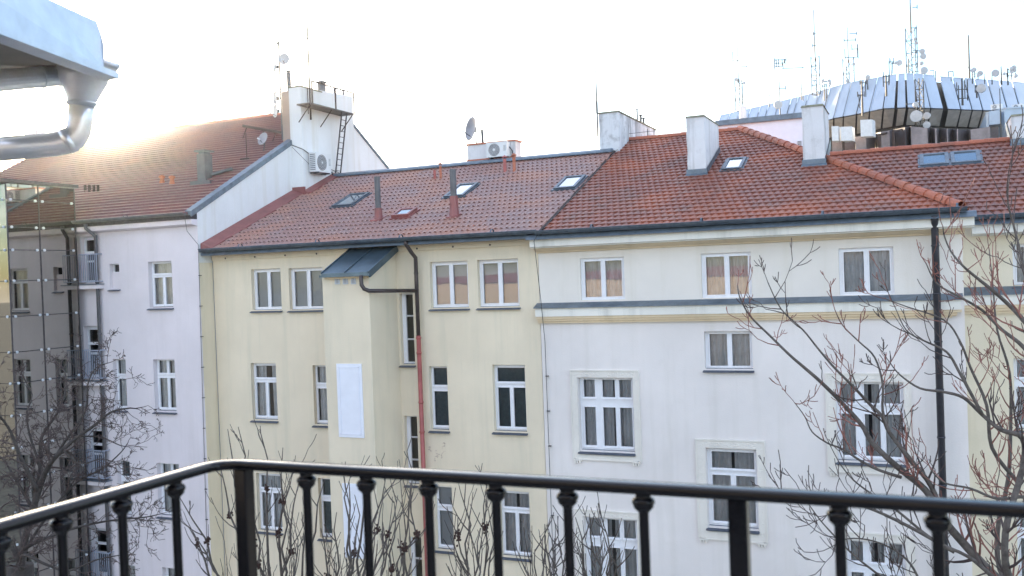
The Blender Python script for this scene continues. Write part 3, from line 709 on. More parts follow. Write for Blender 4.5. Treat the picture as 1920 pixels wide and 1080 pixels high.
# pipes
px = RY(782, 560, 24.8).x
mb_pts = [(px-.10, 24.42, zEy-.06), (px-.12, 24.45, zEy-.16), (px-.04, 24.6, zEy-.40), (px, 24.8, zEy-.58), (px, 24.8, zEy-1.2)]
zj = RY(787, 629, 24.8).z
pipe(yel, mb_pts+[(px, 24.8, zj)], .062, 'pipe_brown', joints=[((px, 24.8, zj+1.9), (px, 24.8, zj+1.87))])
pipe(yel, [(px, 24.8, zj), (px, 24.8, ZB)], .068, 'pipe_red', joints=[((px, 24.8, zj-k), (px, 24.8, zj-k-.05)) for k in (.05, .5, 2.0, 2.9, 4.4, 5.9, 7.4)])
q0 = Vector((XB1-.12, YB-.22, zb0-.02)); q3 = Vector((px, 24.75, RY(782, 545, 24.75).z))
s1 = q0+Vector((0.02, -.02, -.28)); s2 = q0+Vector((.22, .05, -.46)); 
pipe(yel, [q0, q0+Vector((0, 0, -.12)), s1, s1+Vector((.07, .02, -.12)), s2, q3], .06, 'pipe_brown', 'bay_downpipe')
def wire(parent, pts, name='lightning_conductor', r=.009, clips=True):
    mb = MB(); mb.tube(pts, r, 5)
    P = pts[-2]; Q = pts[-1]; n = int((Vector(Q)-Vector(P)).length/1.0)
    for k in range(1, n):
        t = k/n; c = Vector(P).lerp(Vector(Q), t); mb.box((c.x-.02, c.y-.02, c.z-.01), (c.x+.06, c.y+.06, c.z+.012))
    mb.build(name, 'cable', parent)
p1 = RY(1005, 452, 24.45); p2 = RY(1012, 600, 24.9); 
wire(white, [RP(1016, 432, plw)+Vector((0, 0, .1)), (p1.x, 24.3, p1.z), (p1.x+.02, 24.6, p2.z+.6), (XW0+.14, 24.93, RY(1018, 640, 24.9).z), (XW0+.16, 24.93, ZB)])

# ================================================================== PINK HOUSE
YP = 24.36; XP0, XP1 = -38.3, -21.93
pink = thing('pale_pink_apartment_house', 'pale pink apartment house with striped tile roof and tall gable chimney', 'building')
zEp = Z(2.45)
PK = [('double', opening(279, 323, 490, 576, YP), 'light', 'one'), ('one', opening(213, 237, 673, 768, YP), 'sheer', ''), ('TT', opening(289, 329, 674, 771, YP), 'sheer', ''),
      ('one', opening(221, 245, 864, 966, YP), 'green', ''), ('TT', opening(296, 337, 869, 968, YP), 'sheer', ''), ('TT', opening(306, 345, 1066, 1160, YP), 'sheer', ''), ('one', opening(230, 255, 1060, 1150, YP), 'sheer', ''),
      ('vent', opening(206, 224, 495, 541, YP), None, ''),
      ('door', opening(152, 180, 443, 530, YP), None, 'door'), ('door', opening(158, 186, 611, 708, YP), None, 'door'), ('door', opening(164, 193, 802, 896, YP), None, 'door'), ('door', opening(172, 202, 990, 1080, YP), None, 'door')]
mb = MB(); holed(mb, XP0, XP1, ZB, zEp-.2, YP, [r for _, r, _, _ in PK], .22, .9, 0, 1)
mb.face([(XP0, YP, ZB), (XP0, 38, ZB), (XP0, 38, zEp), (XP0, YP, zEp)]); mb.face([(XP0, 42, ZB), (XP1, 42, ZB), (XP1, 42, zEp), (XP0, 42, zEp)])
mb.build('wall', ['plaster_pink', 'room_dark'], pink)
for k, r, c, t in PK:
    k2 = 'T' if t == 'one' else k
    o = window(pink, r, YP, k2, .22, c, sill=(t != 'door'))
    if k == 'vent': fb_ = MB(); fb_.box((r[0]+.002, YP+.12, r[2]+.002), (r[1]-.002, YP+.2, r[2]+(r[3]-r[2])*.66)); fb_.build('blanking', 'plaster_pink', o)
    if t == 'door': o.name = 'balcony_door'
# gable wall in the plane X = XG with chimney breast
P0p = (0, YP-.30, zEp-.03); plp = slope(P0p, PPK)
ridge_y = 33.0; LP = (ridge_y-P0p[1])/math.cos(PPK)
zrp = P0p[2]+(ridge_y-P0p[1])*math.tan(PPK)
back = RX(735, 325, XG)
tb = (zrp - back.z)/(back.y-ridge_y)
ye = 42.
mb = MB()
mb.face([(XG, YP, ZB), (XG, ye, ZB), (XG, ye, zrp-tb*(ye-ridge_y)), (XG, ridge_y, zrp-.02), (XG, YP, P0p[2]+(YP-P0p[1])*math.tan(PPK)-.02)])
mb.build('gable_wall', 'plaster_gable', pink)
mb = MB(); mb.box((XG-.004, YP+.012, ZB), (XG+.006, 24.995, zEy-.42)); mb.build('side_wall', 'plaster_yellow_deep', yel)
bt0 = RX(561, 162, XBR); bt1 = RX(661, 181, XBR); zbt = (bt0.z+bt1.z)/2; yb0 = 29.62; yb1 = bt1.y
mb = MB(); mb.hexa([(XG-.02, yb0, Z(2)), (XBR, yb0, Z(2)), (XBR, yb1, Z(2)), (XG-.02, yb1, Z(2))], [(XG-.02, yb0, bt0.z), (XBR, yb0, bt0.z), (XBR, yb1, bt1.z), (XG-.02, yb1, bt1.z)])
mb.build('chimney_breast', 'plaster_gable', pink)
mb = MB(); mb.box((XG-.05, yb0-.03, bt0.z+.002), (XBR+.03, yb0+1.4, bt0.z+.05)); mb.build('breast_cap', 'cap_mossy', pink)
# tan chimney beyond, rising from the tiles
xa = RY(530, 220, yb0+.1).x; zt = RY(537, 171, yb0+.1).z
mb = MB(); mb.box((xa, yb0+.08, Z(4)), (XG-.03, yb0+1.0, zt)); mb.build('chimney', 'plaster_tan', pink)
# roof
mb = MB(); tiles(mb, lambda s: XP0+.1, lambda s: XG-.10, P0p, PPK, LP, .27, .3, .0, .075, 'flat'); mb.build('roof', 'tiles_pink_house', pink)
mb = MB(); mb.face([(XP0, ridge_y, zrp), (XG, ridge_y, zrp), (XG, ye, zrp-tb*(ye-ridge_y)), (XP0, ye, zrp-tb*(ye-ridge_y))]); 
mb.face([(XP0, P0p[1], P0p[2]-.02), (XP0, ridge_y, zrp), (XP0, ye, zEp)])
mb.build('rear_roof', 'tiles_ridge', pink)
mb = MB(); ridge_tiles(mb, (XP0, ridge_y, zrp+.03), (XG-.3, ridge_y, zrp+.03), .11, .42); mb.build('ridge', 'tiles_ridge', pink)
mb = MB(); e = Vector((XG, P0p[1], P0p[2])); t = Vector((XG, ridge_y, zrp)); y1 = yb0+.1; z1 = P0p[2]+(y1-P0p[1])*math.tan(PPK)
mb.hexa([(XG-.22, e.y, e.z+.05), (XG+.04, e.y, e.z-.10), (XG+.04, y1, z1-.10), (XG-.22, y1, z1+.05)], [(XG-.22, e.y, e.z+.12), (XG+.04, e.y, e.z+.10), (XG+.04, y1, z1+.10), (XG-.22, y1, z1+.12)])
bk = Vector((XG, ye, zrp-tb*(ye-ridge_y))); mb.bar(t+Vector((.03, 0, 0)), bk+Vector((.03, 0, 0)), .06, .1)
mb.build('verge_flashing', 'flashing', pink)
mb = MB(); mb.extx([(YP+.01, zEp-.2), (YP-.28, zEp-.2), (YP-.28, zEp-.36), (YP+.01, zEp-.42)], XP0, XP1+.0); mb.build('eaves_cornice', 'plaster_pink', pink)
mb = MB(); mb.extx([(YP+.2, zEp+.02), (YP-.34, zEp-.08), (YP-.34, zEp-.2), (YP+.2, zEp-.19)], XP0, XP1-.02); mb.build('eaves_flashing', 'dark_steel', pink)
gutter(pink, XP0, XP1-.12, YP-.44, zEp+.0, .09, 'duct_grey')
# balcony rails in front of the doors
def juliet(x0, x1, y0, y1, ys):
    a, b, c, d = opening(x0, x1, y0, y1, YP-.25); mb = MB()
    for z in (c, d): mb.bar((a, YP-.25, z), (b, YP-.25, z), .035, .035); mb.bar((a, YP-.25, z), (a, YP, z), .035, .035); mb.bar((b, YP-.25, z), (b, YP, z), .035, .035)
    n = 9
    for i in range(n+1): x = a+(b-a)*i/n; mb.bar((x, YP-.25, c), (x, YP-.25, d), .018, .018)
    for i in range(1, 3): mb.bar((a, YP-.25+.25*i/3, c), (a, YP-.25+.25*i/3, d), .018, .018)
    o = mb.build('balcony_rail', 'balcony_paint', pink)
    mb = MB(); z = c-.12; mb.box((a-.1, YP-.30, z-.14), (b+.05, YP+.01, z)); mb.build('balcony_slab', 'plaster_pink', pink)
    mb = MB(); mb.box((a-.14, YP-.33, z+.001), (b+.08, YP+.01, z+.03)); mb.build('balcony_slab_cover', 'flashing', pink)
juliet(149, 181, 477, 528, 0); juliet(156, 188, 657, 709, 0); juliet(163, 196, 845, 896, 0); juliet(171, 204, 1036, 1085, 0)
mb = MB(); pxx = RY(186, 600, YP-.12).x; za = zEp-.12
mb.tube([(pxx-.12, YP-.42, za), (pxx-.12, YP-.42, za-.15), (pxx, YP-.13, za-.42), (pxx, YP-.13, ZB)], .065, 10)
for k in range(8): mb.tube([(pxx, YP-.13, za-2-k*1.8), (pxx, YP-.13, za-2.06-k*1.8)], .077, 10)
mb.build('downpipe', 'duct_grey', pink, True)
pa = RY(352, 405, YP-.3)
wire(pink, [(pa.x, YP-.45, pa.z), (pa.x, YP-.36, pa.z-.5), (pa.x+.15, YP-.03, pa.z-.95), (XP1-.22, YP-.03, ZB+.1)])
# roof details of the pink house
P = RP(385, 338, plp); zt = RY(386, 283, P.y).z
mb = MB(); mb.box((P.x-.18, P.y-.2, P.z-.3), (P.x+.18, P.y+.2, zt-.12)); mb.box((P.x-.13, P.y-.15, zt-.12), (P.x+.13, P.y+.15, zt-.04), 1)
mb.box((P.x-.24, P.y-.26, zt-.04), (P.x+.24, P.y+.26, zt+.02))
mb.box((P.x-.35, P.y-.4, P.z-.25), (P.x+.55, P.y+.1, P.z-.05)); mb.build('vent_duct', ['duct_grey', 'galvanised'], pink)
a = RP(398, 333, plp); b = RP(436, 322, plp)
mb = MB(); mb.bar(a+Vector((0, 0, .1)), b+Vector((0, 0, .1)), .4, .08); mb.build('roof_hatch', 'duct_grey', pink)
for x in (142, 150, 158, 166): vent(pink, x+18, 347, 360, .05, plp, 'rust_steel', None)
for (x, y) in ((304, 345), (323, 346)):
    P = RP(x, y, plp); mb = MB(); mb.lathe((P.x, P.y, P.z), [(.11, 0), (.09, .1), (.07, .2), (.12, .24), (.11, .3), (.001, .34)], n=12); mb.build('vent_cowl', 'terracotta', pink, True)
mb = MB(); Yh = ridge_y+1.5; a = RY(48, 300, Yh); b = RY(69, 300, Yh); zt = RY(60, 238, Yh).z; mb.box((a.x, Yh, Z(4)), (b.x, Yh+.9, zt)); mb.build('chimney', 'plaster_pink', pink)
mb = MB(); a = RY(70, 300, Yh); b = RY(112, 300, Yh); mb.box((a.x, Yh+.05, Z(4)), (b.x, Yh+.9, RY(90, 243, Yh).z)); mb.build('chimney', 'plaster_chimney', pink)
nb = thing('sun_blocking_house', 'pale house added beyond the glass shaft to block the low sun', 'building')  # unseen house added to keep the low sun off the wall opposite
mb = MB(); mb.box((-120, YP+.3, 0), (XP0-.05, 41, Z(1.6))); mb.build('wall', 'plaster_pink', nb)
mb = MB(); mb.face([(-120, YP+.1, Z(1.62)), (XP0-.05, YP+.1, Z(1.62)), (XP0-.05, ridge_y, Z(5.2)), (-120, ridge_y, Z(5.2))]); mb.face([(-120, 41.2, Z(1.62)), (XP0-.05, 41.2, Z(1.62)), (XP0-.05, ridge_y, Z(5.2)), (-120, ridge_y, Z(5.2))])
mb.face([(XP0-.05, YP+.3, Z(1.6)), (XP0-.05, 41, Z(1.6)), (XP0-.05, ridge_y, Z(5.15))]); mb.build('roof', 'tiles_pink_house', nb)
# satellite dishes -------------------------------------------------
def dish(C, Rr, aim, label, mount=None, mat='dish_white', group=None, polepts=None, oval=1.0, lod=24):
    if 'short pole' in label: mat = 'dish_grey'
    t = thing('satellite_dish', label, 'satellite dish', group)
    C = Vector(C); ax = Vector(aim).normalized(); mb = MB()
    pr = [(Rr*k/6, .22*Rr*(k/6)**2) for k in range(7)]
    mb.lathe(C, [(max(r, .001), h) for r, h in pr] + [(Rr*1.02, pr[-1][1]-.012), (Rr, pr[-1][1]-.02)] + [(max(r, .001), h-.02) for r, h in pr[-2::-1]], ax, lod)
    mb.build('reflector', mat, t, True)
    f = C+ax*(Rr*.95)+Vector((0, 0, -Rr*.35)); a = MB(); a.tube([C+Vector((0, 0, -Rr*.75)), f], .012+.01*Rr, 5); a.build('feed_arm', 'galvanised', t)
    a = MB(); a.tube([f-ax*.05, f+ax*.06], .035, 8); a.build('feed_horn', 'box_white', t)
    a = MB(); a.tube([C-ax*.10, C-ax*.02], Rr*.28, 8)
    if polepts: a.tube([C-ax*.08]+[Vector(p) for p in polepts], .022, 6)
    a.build('mount', 'galvanised', t)
    return t
def ac_unit(C, w, h, d, face, label, fan=True):
    """face: unit vector of the front; C: centre of front panel"""
    t = thing('air_conditioner', label, 'air conditioner'); C = Vector(C); f = Vector(face); s = Vector((0, 0, 1)).cross(f); u = Vector((0, 0, 1))
    def bx(mb, x0, x1, z0, z1, y0, y1, mi=0):
        q = lambda x, z, y: C+s*x+u*z-f*y
        mb.hexa([q(x0, z0, y0), q(x1, z0, y0), q(x1, z0, y1), q(x0, z0, y1)], [q(x0, z1, y0), q(x1, z1, y0), q(x1, z1, y1), q(x0, z1, y1)], mi)
    mb = MB(); bx(mb, -w/2, w/2, -h/2, h/2, 0, d); bx(mb, -w/2-.006, w/2+.006, h/2-.02, h/2+.012, -.006, d+.006); mb.build('casing', 'ac_white', t)
    mb = MB(); c = C-s*(w*.12)+f*.004
    if fan:
        mb.lathe(c, [(.001, .0), (h*.40, .0), (h*.42, .012), (h*.42, -.01)], f, 24)
        o = mb.build('fan_grille', 'ac_grille', t); k = MB()
        for r in (.12, .2, .28, .36): k.lathe(c+f*.012, [(h*r, 0), (h*r+.006, .004), (h*r+.012, 0)], f, 24)
        k.lathe(c+f*.012, [(.001, .005), (.05, .005), (.05, 0)], f, 12); k.build('fan_guard', 'ac_white', o)
    mb = MB(); n = 9
    for k in range(n): z = -h*.42+h*.84*k/(n-1)
    for k in range(n):
        z = -h*.42+h*.80*k/(n-1); bx(mb, -w/2-.012, -w/2-.002, z, z+h*.045, .04, d*.85)
    m2 = MB()
    for k in range(6):
        z = -h*.1+h*.4*k/6; bx(m2, w*.34, w*.46, z, z+h*.02, -.006, -.001)
    m2.build('rating_plate', 'ac_grille', t)
    mb.build('louvres', 'ac_grille', t)
    mb = MB()
    for x in (-w*.35, w*.35): bx(mb, x-.02, x+.02, -h/2-.05, -h/2-.003, -.02, d+.12)
    bx(mb, -w*.4, w*.4, -h/2-.07, -h/2-.045, d*.6, d*.7); mb.build('bracket', 'galvanised', t)
    return t
# unit on the chimney breast
A0 = RX(592, 305, XBR+.36); A1 = RX(620, 307, XBR+.36); zc = (RX(606, 288, XBR+.36).z+RX(606, 323, XBR+.36).z)/2; hh = RX(606, 288, XBR+.36).z-RX(606, 323, XBR+.36).z
ac_unit((XBR+.38, (A0.y+A1.y)/2, zc), abs(A1.y-A0.y), hh, .32, (1, 0, 0), 'white air conditioner bolted to the white gable chimney wall below the ladder platform')
# unit on the mid chimney
a, b, cY, zt = midchim; A0 = RY(912, 280, cY-.36); A1 = RY(950, 280, cY-.36); z1 = RY(930, 267, cY-.36).z; z0 = RY(930, 294, cY-.36).z
ac_unit(((A0.x+A1.x)/2, cY-.36, (z0+z1)/2), A1.x-A0.x, z1-z0, .33, (0, -1, 0), 'white round-fan air conditioner on the small ridge chimney of the yellow house')
mb = MB(); mb.tube([(A1.x-.02, cY-.1, z1-.15), (A1.x+.12, cY-.12, z0+.2), (A1.x+.15, cY-.12, z0-.3), (A1.x+.6, cY-.7, z0-.62), (A1.x+1.6, cY-.9, z0-.68)], .022, 6); tag(mb.build('cable', 'cable'), 'black cable running from the ridge air conditioner over the yellow house tiles', 'cable')
C = RY(886, 242, cY+.2); dish(C, .45, (-.6, -.75, .15), 'white satellite dish on a short pole over the small ridge chimney', polepts=[(C.x+.12, cY+.25, C.z-.1), (C.x+.12, cY+.25, zt)])
mb = MB(); P = RY(905, 255, cY+.3); mb.tube([(P.x, P.y, zt), (P.x-.02, P.y, RY(904, 243, cY+.3).z)], .05, 8); mb.build('flue', 'galvanised', yel)
# party chimney: two flues and tall aerial
a, b, Yc, Yf, zt = partychim
mb = MB()
for f, h, r in ((.62, .55, .035), (.72, .38, .045), (.80, .33, .045)): y = Yc+(Yf-Yc)*f; mb.tube([(b-.2, y, zt), (b-.2, y, zt+h)], r, 8); mb.lathe((b-.2, y, zt+h+.02), [(r*2, 0), (r*2, .02), (.001, .05)], n=8)
mb.build('flue', 'galvanised', yel)
mb = MB(); top = RY(1120, 125, Yc-.05).z; mb.tube([(a-.04, Yc-.05, zt-.8), (a-.04, Yc-.05, zt+.5), (a-.04, Yc-.05, top)], [.035, .03, .02], 6); mb.tube([(a-.04, Yc-.05, zt+.02), (a-.04, Yc-.05, zt+.45)], .04, 8)
tag(mb.build('aerial', 'galvanised'), 'tall thin pole aerial on the corner of the stained ridge chimney', 'aerial')
mb = MB()
for i in range(4): 
    x = xLw+.1+i*.75; mb.tube([(x, yR-.02, zR+.05), (x, yR-.02, zR+.38)], .012, 5)
mb.tube([(xLw-.3, yR-.4, zR-.2), (xLw, yR-.02, zR+.26), (xLw+3, yR-.02, zR+.30)], .008, 5); mb.build('ridge_wire', 'cable', white)
# platform on the breast
PXx = XBR+.62
g0 = RX(586, 197, PXx); g1 = RX(664, 207, PXx); zpf = (RX(620, 203, PXx).z)
pt = thing('maintenance_platform', 'dark steel grating platform with thin railing on the tall gable chimney', 'platform')
mb = MB(); y0, y1 = g0.y-.15, g1.y
for k in range(9): x = XBR+.02+(.62-.02)*k/8; mb.bar((x, y0, zpf), (x, y1, zpf), .03, .05)
n = 40
for k in range(n+1): y = y0+(y1-y0)*k/n; mb.bar((XBR+.01, y, zpf+.003), (PXx, y, zpf+.003), .012, .04)
mb.build('grating', 'dark_steel', pt)
mb = MB(); zr_ = zpf+.85
for y in (y0+.15, (y0+y1)/2+.2, y1): mb.bar((PXx, y, zpf), (PXx, y, zr_), .045)
mb.bar((PXx, y0+.15, zr_), (PXx, y1, zr_), .045); mb.build('railing', 'rust_steel', pt)
for y in (y0+.1, (y0+y1)/2, y1-.05): mb = MB(); mb.bar((PXx-.05, y, zpf-.02), (XBR, y, zpf-.65), .03); mb.build('brace', 'rust_steel', pt)
ld = thing('roof_ladder', 'narrow black steel ladder from the tile ridge up to the chimney platform', 'ladder')
l0 = RX(645, 210, PXx); yl = l0.y; zlo = RX(659, 326, PXx-.1).z
mb = MB(); 
for dy in (-.17, .17): mb.bar((PXx+.02, yl+dy, zpf), (XBR+.16, yl+dy+.1, zlo), .04)
mb.build('rail', 'dark_steel', ld); n = 11
for k in range(n): mb = MB(); t = (k+.5)/n; c = Vector((PXx+.02, yl, zpf)).lerp(Vector((XBR+.16, yl+.1, zlo)), t); mb.bar(c+Vector((0, -.17, 0)), c+Vector((0, .17, 0)), .022); mb.build('rung', 'dark_steel', ld)
# flues on the breast
mb = MB()
def flue(y, x, z0, z1, r): mb.tube([(x, y, z0), (x, y, z1)], r, 12); mb.tube([(x, y, z1), (x, y, z1+.05)], r*.7, 8); mb.lathe((x, y, z1+.05), [(r*1.35, 0), (r*1.35, .02), (.001, r*.7)], n=12)
flue(yb0+.85, XG+.25, bt0.z-.1, bt0.z+.45, .16) if False else None
for (xx, yt, r) in ((604, 158, .17), (628, 170, .06), (644, 173, .055)):
    p = RX(xx, 185, XG+.25); flue(p.y, XG+.25, p.z-.5, RX(xx, yt, XG+.25).z, r)
p = RY(542, 160, yb0+.4); flue(p.y, p.x, p.z-.6, RY(542, 137, yb0+.4).z, .085)
mb.build('flue', 'duct_grey', pink)
# masts of the gable chimney
mb = MB(); Yq = yb0-.05; p = RX(582, 200, XBR+.1)
x_, y_ = p.x, p.y; zt = RX(582, 48, XBR+.1).z; mb.tube([(x_, y_, p.z-.5), (x_, y_, p.z+.5), (x_, y_, zt)], [.04, .035, .028], 6)
za = RX(581, 75, XBR+.1).z; mb.tube([(x_, y_, za), (x_-.1, y_-.45, za+.28)], .01, 5); mb.tube([(x_-.1, y_-.45, za+.28), (x_-.12, y_-.55, za+.40)], .006, 4)
mb.lathe((x_-.05, y_-.08, RX(582, 104, XBR+.1).z), [(.001, .02), (.09, 0), (.001, -.02)], (-.5, -.8, 0), 12)
mb.tube([(x_-.0, y_-.15, p.z-.3), (x_-.0, y_-.15, p.z+.75)], .018, 6)
tag(mb.build('aerial', 'rust_steel'), 'tall rusty aerial mast with a small side rod on the gable chimney platform', 'aerial')
ms_ = RY(527, 200, yb0-.15); zt = RY(526, 77, yb0-.15).z; mt = MB(); mt.tube([(ms_.x, ms_.y, RY(530, 262, yb0-.15).z), (ms_.x, ms_.y, zt)], .032, 6)
mt.lathe((ms_.x-.04, ms_.y-.03, zt-.08), [(.001, .02), (.06, 0), (.001, -.02)], (-.4, -.9, 0), 10)
tag(mt.build('antenna_mast', 'galvanised'), 'slim grey mast carrying the dishes beside the gable chimney', 'mast')
C = RY(533, 111, yb0-.3); dish(C, .21, (.35, -1, .05), 'round white dish highest on the mast beside the gable chimney', polepts=[(ms_.x, ms_.y, C.z)])
C = RY(517, 125, yb0-.3); dish(C, .22, (-.75, -.8, .05), 'round white dish on the left side of the gable mast, under the highest dish', polepts=[(ms_.x, ms_.y, C.z)])
C = RY(518, 184, yb0-.25); dish(C, .29, (-.75, -.8, .0), 'large white drum dish with looped black cable left of the tan chimney', polepts=[(ms_.x, ms_.y, C.z)])
C = RY(518, 208, yb0-.25); dish(C, .25, (-.6, -.9, .0), 'white drum dish directly under the large one, left of the tan chimney', polepts=[(ms_.x, ms_.y, C.z)])
mb = MB(); cc = RY(518, 182, yb0-.62); pts = [(cc.x+.13*math.cos(a*.6), cc.y, cc.z+.2*math.sin(a*.6)) for a in range(11)]; mb.tube(pts, .014, 5); tag(mb.build('cable', 'cable'), 'black cable loop hanging in front of the large drum dish', 'cable')
P = RP(494, 285, plp); C = RY(494, 261, P.y-.2); dish(C, .25, (-.2, -1, .35), 'grey satellite dish on a short stand low on the striped roof', mat='dish_grey', polepts=[(P.x, P.y, P.z)])
tb_ = thing('roof_trestle', 'rusty steel bar on thin legs above the striped tile roof', 'steel frame')
A = RY(456, 236, 31.0); Bq = RY(530, 249, 30.0); mb = MB(); mb.bar(A, Bq, .08, .10); mb.build('beam', 'rust_steel', tb_)
for t in (.1, .55, .85):
    c = A.lerp(Bq, t); zt_ = P0p[2]+(c.y-P0p[1])*math.tan(PPK); mb = MB(); mb.tube([c, (c.x, c.y-.3, zt_-.3*math.tan(PPK))], .02, 6); mb.build('leg', 'rust_steel', tb_)
P = RP(463, 300, plp); mb = MB(); mb.tube([P, (P.x, P.y, P.z+1.0)], .015, 5); mb.tube([(P.x-.3, P.y, P.z+.05), (P.x+.1, P.y, P.z+.05)], .03, 5); tag(mb.build('aerial', 'rust_steel'), 'short thin rod standing on the striped roof under the trestle', 'aerial')
P = RY(473, 232, ridge_y); mb = MB(); mb.tube([P, (P.x, P.y, RY(473, 195, ridge_y).z)], .015, 5); tag(mb.build('aerial', 'galvanised'), 'thin lone rod on the striped roof ridge left of the dishes', 'aerial')
# cable from AC
mb = MB(); mb.tube([RX(547, 272, XBR+.05), RX(568, 280, XBR+.05), RX(585, 292, XBR+.05)], .018, 5); mb.tube([RX(621, 318, XBR+.06), RX(640, 326, XBR+.06), RX(651, 330, XBR+.06)], .016, 5)
mb.tube([RX(548, 276, XBR+.03), RX(584, 312, XBR+.03)], .008, 5); mb.tube([RX(622, 322, XBR+.1), RX(626, 335, XBR+.1), RX(629, 350, XBR+.1)], .03, 6)
tag(mb.build('cable', 'cable'), 'dark cables crossing the gable chimney wall to the louvred air conditioner', 'cable')

# ================================================================== WHITE FLAT BUILDING BEHIND
fb = thing('flat_roofed_building', 'plain white flat-roofed building rising behind the hipped red roof', 'building')
YF = 37.0
a = RY(1347, 240, YF); b = RY(1532, 215, YF); zt = RY(1430, 228, YF).z
zA = (RY(1352, 238, YF).z+RY(1500, 220, YF).z)/2
mb = MB(); mb.box((a.x, YF, 0.02), (b.x, YF+2.4, zA)); mb.build('wall', 'panel_white', fb)
mb = MB(); mb.box((a.x-.1, YF-.12, zA+.002), (b.x+.1, YF+2.5, zA+.20)); mb.build('parapet', 'flashing', fb)
p0 = RY(1495, 277, YF); p1 = RY(1503, 277, YF); za, zb_ = RY(1502, 290, YF).z, RY(1502, 264, YF).z
mb = MB(); mb.box((p0.x, YF-.04, za), (p1.x+.02, YF-.002, zb_), 1)
for k in range(10): z = za+(zb_-za)*(k+.3)/10; mb.box((p0.x+.03, YF-.055, z), (p1.x-.01, YF-.039, z+.02), 0)
mb.build('vent_grille', ['ac_grille', 'box_white'], fb)
P = RD(1393, 212, 44); zt_ = zA+.2; mb = MB(); mb.tube([(P.x, P.y, zt_), (P.x, P.y, RD(1393, 200, 44).z)], .16, 12); tag(mb.build('tank', 'box_white'), 'small grey white drum on the flat-roofed building edge', 'tank')

# ================================================================== TELECOM BUILDING
tele = thing('telephone_exchange_building', 'large exchange building ringed by slanted silvery panels over a brown ribbed base', 'building')
D0 = 110.
def HZ(px): return 517-(px-959)*.0365     # horizon row at a survey column
zT, zBm, zU = 23.2+CZ-0, 19.4+CZ-0, 17.2+CZ
topS = [(1300, 229), (1345, 218), (1437, 197), (1514, 178), (1551, 167), (1594, 155), (1640, 147), (1677, 140), (1702, 138), (1748, 141), (1760, 144), (1815, 147.5), (1905, 154), (1980, 161)]
botS = [(1280, 268), (1335, 262), (1425, 250), (1500, 237), (1535, 229), (1565, 221), (1606, 213.6), (1656, 203), (1699, 201), (1769, 203), (1779, 204), (1840, 206), (1905, 208), (1990, 212)]
undS = [(1330, 284), (1400, 275), (1480, 262), (1580, 256), (1613, 249), (1665, 238), (1696, 233.5), (1757, 235), (1770, 236), (1828, 238), (1905, 240), (1970, 244)]
def interp(S, x):
    for (x0, y0), (x1, y1) in zip(S, S[1:]):
        if x0 <= x <= x1: return y0+(y1-y0)*(x-x0)/(x1-x0)
    return S[0][1] if x < S[0][0] else S[-1][1]
zTop = CZ+(HZ(1690)-139)/F*D0; zBot = CZ+(HZ(1690)-202)/F*(D0-1.5); zUnd = CZ+(HZ(1690)-234)/F*(D0+1)
def atZ(x, y, z): return RZ(x, y, z)
edges_b = [1335, 1353, 1372, 1392, 1410, 1426, 1445, 1468, 1481, 1500, 1521, 1540, 1563, 1581, 1606, 1630, 1656, 1680, 1700.5, 1721, 1745, 1773, 1802, 1823, 1843, 1867, 1890, 1914, 1938]
GAP = {1680: 3.2, 1700.5: 2.6, 1773: 5, 1656: 1.6, 1606: 1.6, 1540: 1.6, 1468: 1.5}
def lean(x): 
    k = max(-1, min(1, (x-1692)/60)); return -k*16
zz = 0
for i in range(0, len(edges_b)-1):
    x0, x1 = edges_b[i], edges_b[i+1]
    x0 += GAP.get(x0, 1.3); x1 -= GAP.get(x1, 1.3)
    def BT(x): 
        pb = RZ(x, interp(botS, x), zBot); xt = x+lean(x); pt_ = RZ(xt, interp(topS, xt), zTop); return pb, pt_
    b0, t0 = BT(x0); b1, t1 = BT(x1)
    off = Vector((0, .35, -.02)); mb = MB(); mb.hexa([b0, b1, b1+off, b0+off], [t0, t1, t1+off, t0+off])
    # folded rim on each panel
    mb.bar(b0, t0, .10, .12); mb.bar(t0, t1, .10, .10)
    mb.build('facade_panel', 'telecom_panel', tele)
    u0 = RZ(x0+.3+(1692-x0)*.03-4, interp(undS, x0), zUnd); u1 = RZ(x1-.6+(1692-x1)*.03-4, interp(undS, x1), zUnd)
    mb = MB(); d = Vector((0, .1, -.12)); mb.hexa([b0+d, b1+d, b1+d+off, b0+d+off], [u0, u1, u1+off, u0+off]); mb.build('soffit_panel', 'telecom_under', tele)
# dark core behind the panels
mb = MB()
xs = list(range(1330, 1961, 21))
for x0, x1 in zip(xs, xs[1:]):
    f = lambda x, S, z, dy: RZ(x, interp(S, x), z)+Vector((0, dy, 0))
    a = [f(x0, botS, zBot, 1.2), f(x1, botS, zBot, 1.2), f(x1+lean(x1), topS, zTop, 1.2)-Vector((0, 0, .5)), f(x0+lean(x0), topS, zTop, 1.2)-Vector((0, 0, .5))]
    mb.face(a); mb.face([f(x0, undS, zUnd, 1), f(x1, undS, zUnd, 1), a[1], a[0]])
    mb.face([a[3], a[2], a[2]+Vector((8, 60, 0)), a[3]+Vector((8, 60, 0))])
    l0, l1 = f(x0, undS, zUnd, 1), f(x1, undS, zUnd, 1); mb.face([l0, l1, l1-Vector((0, 0, 6)), l0-Vector((0, 0, 6))])
mb.build('core', 'telecom_dark', tele)
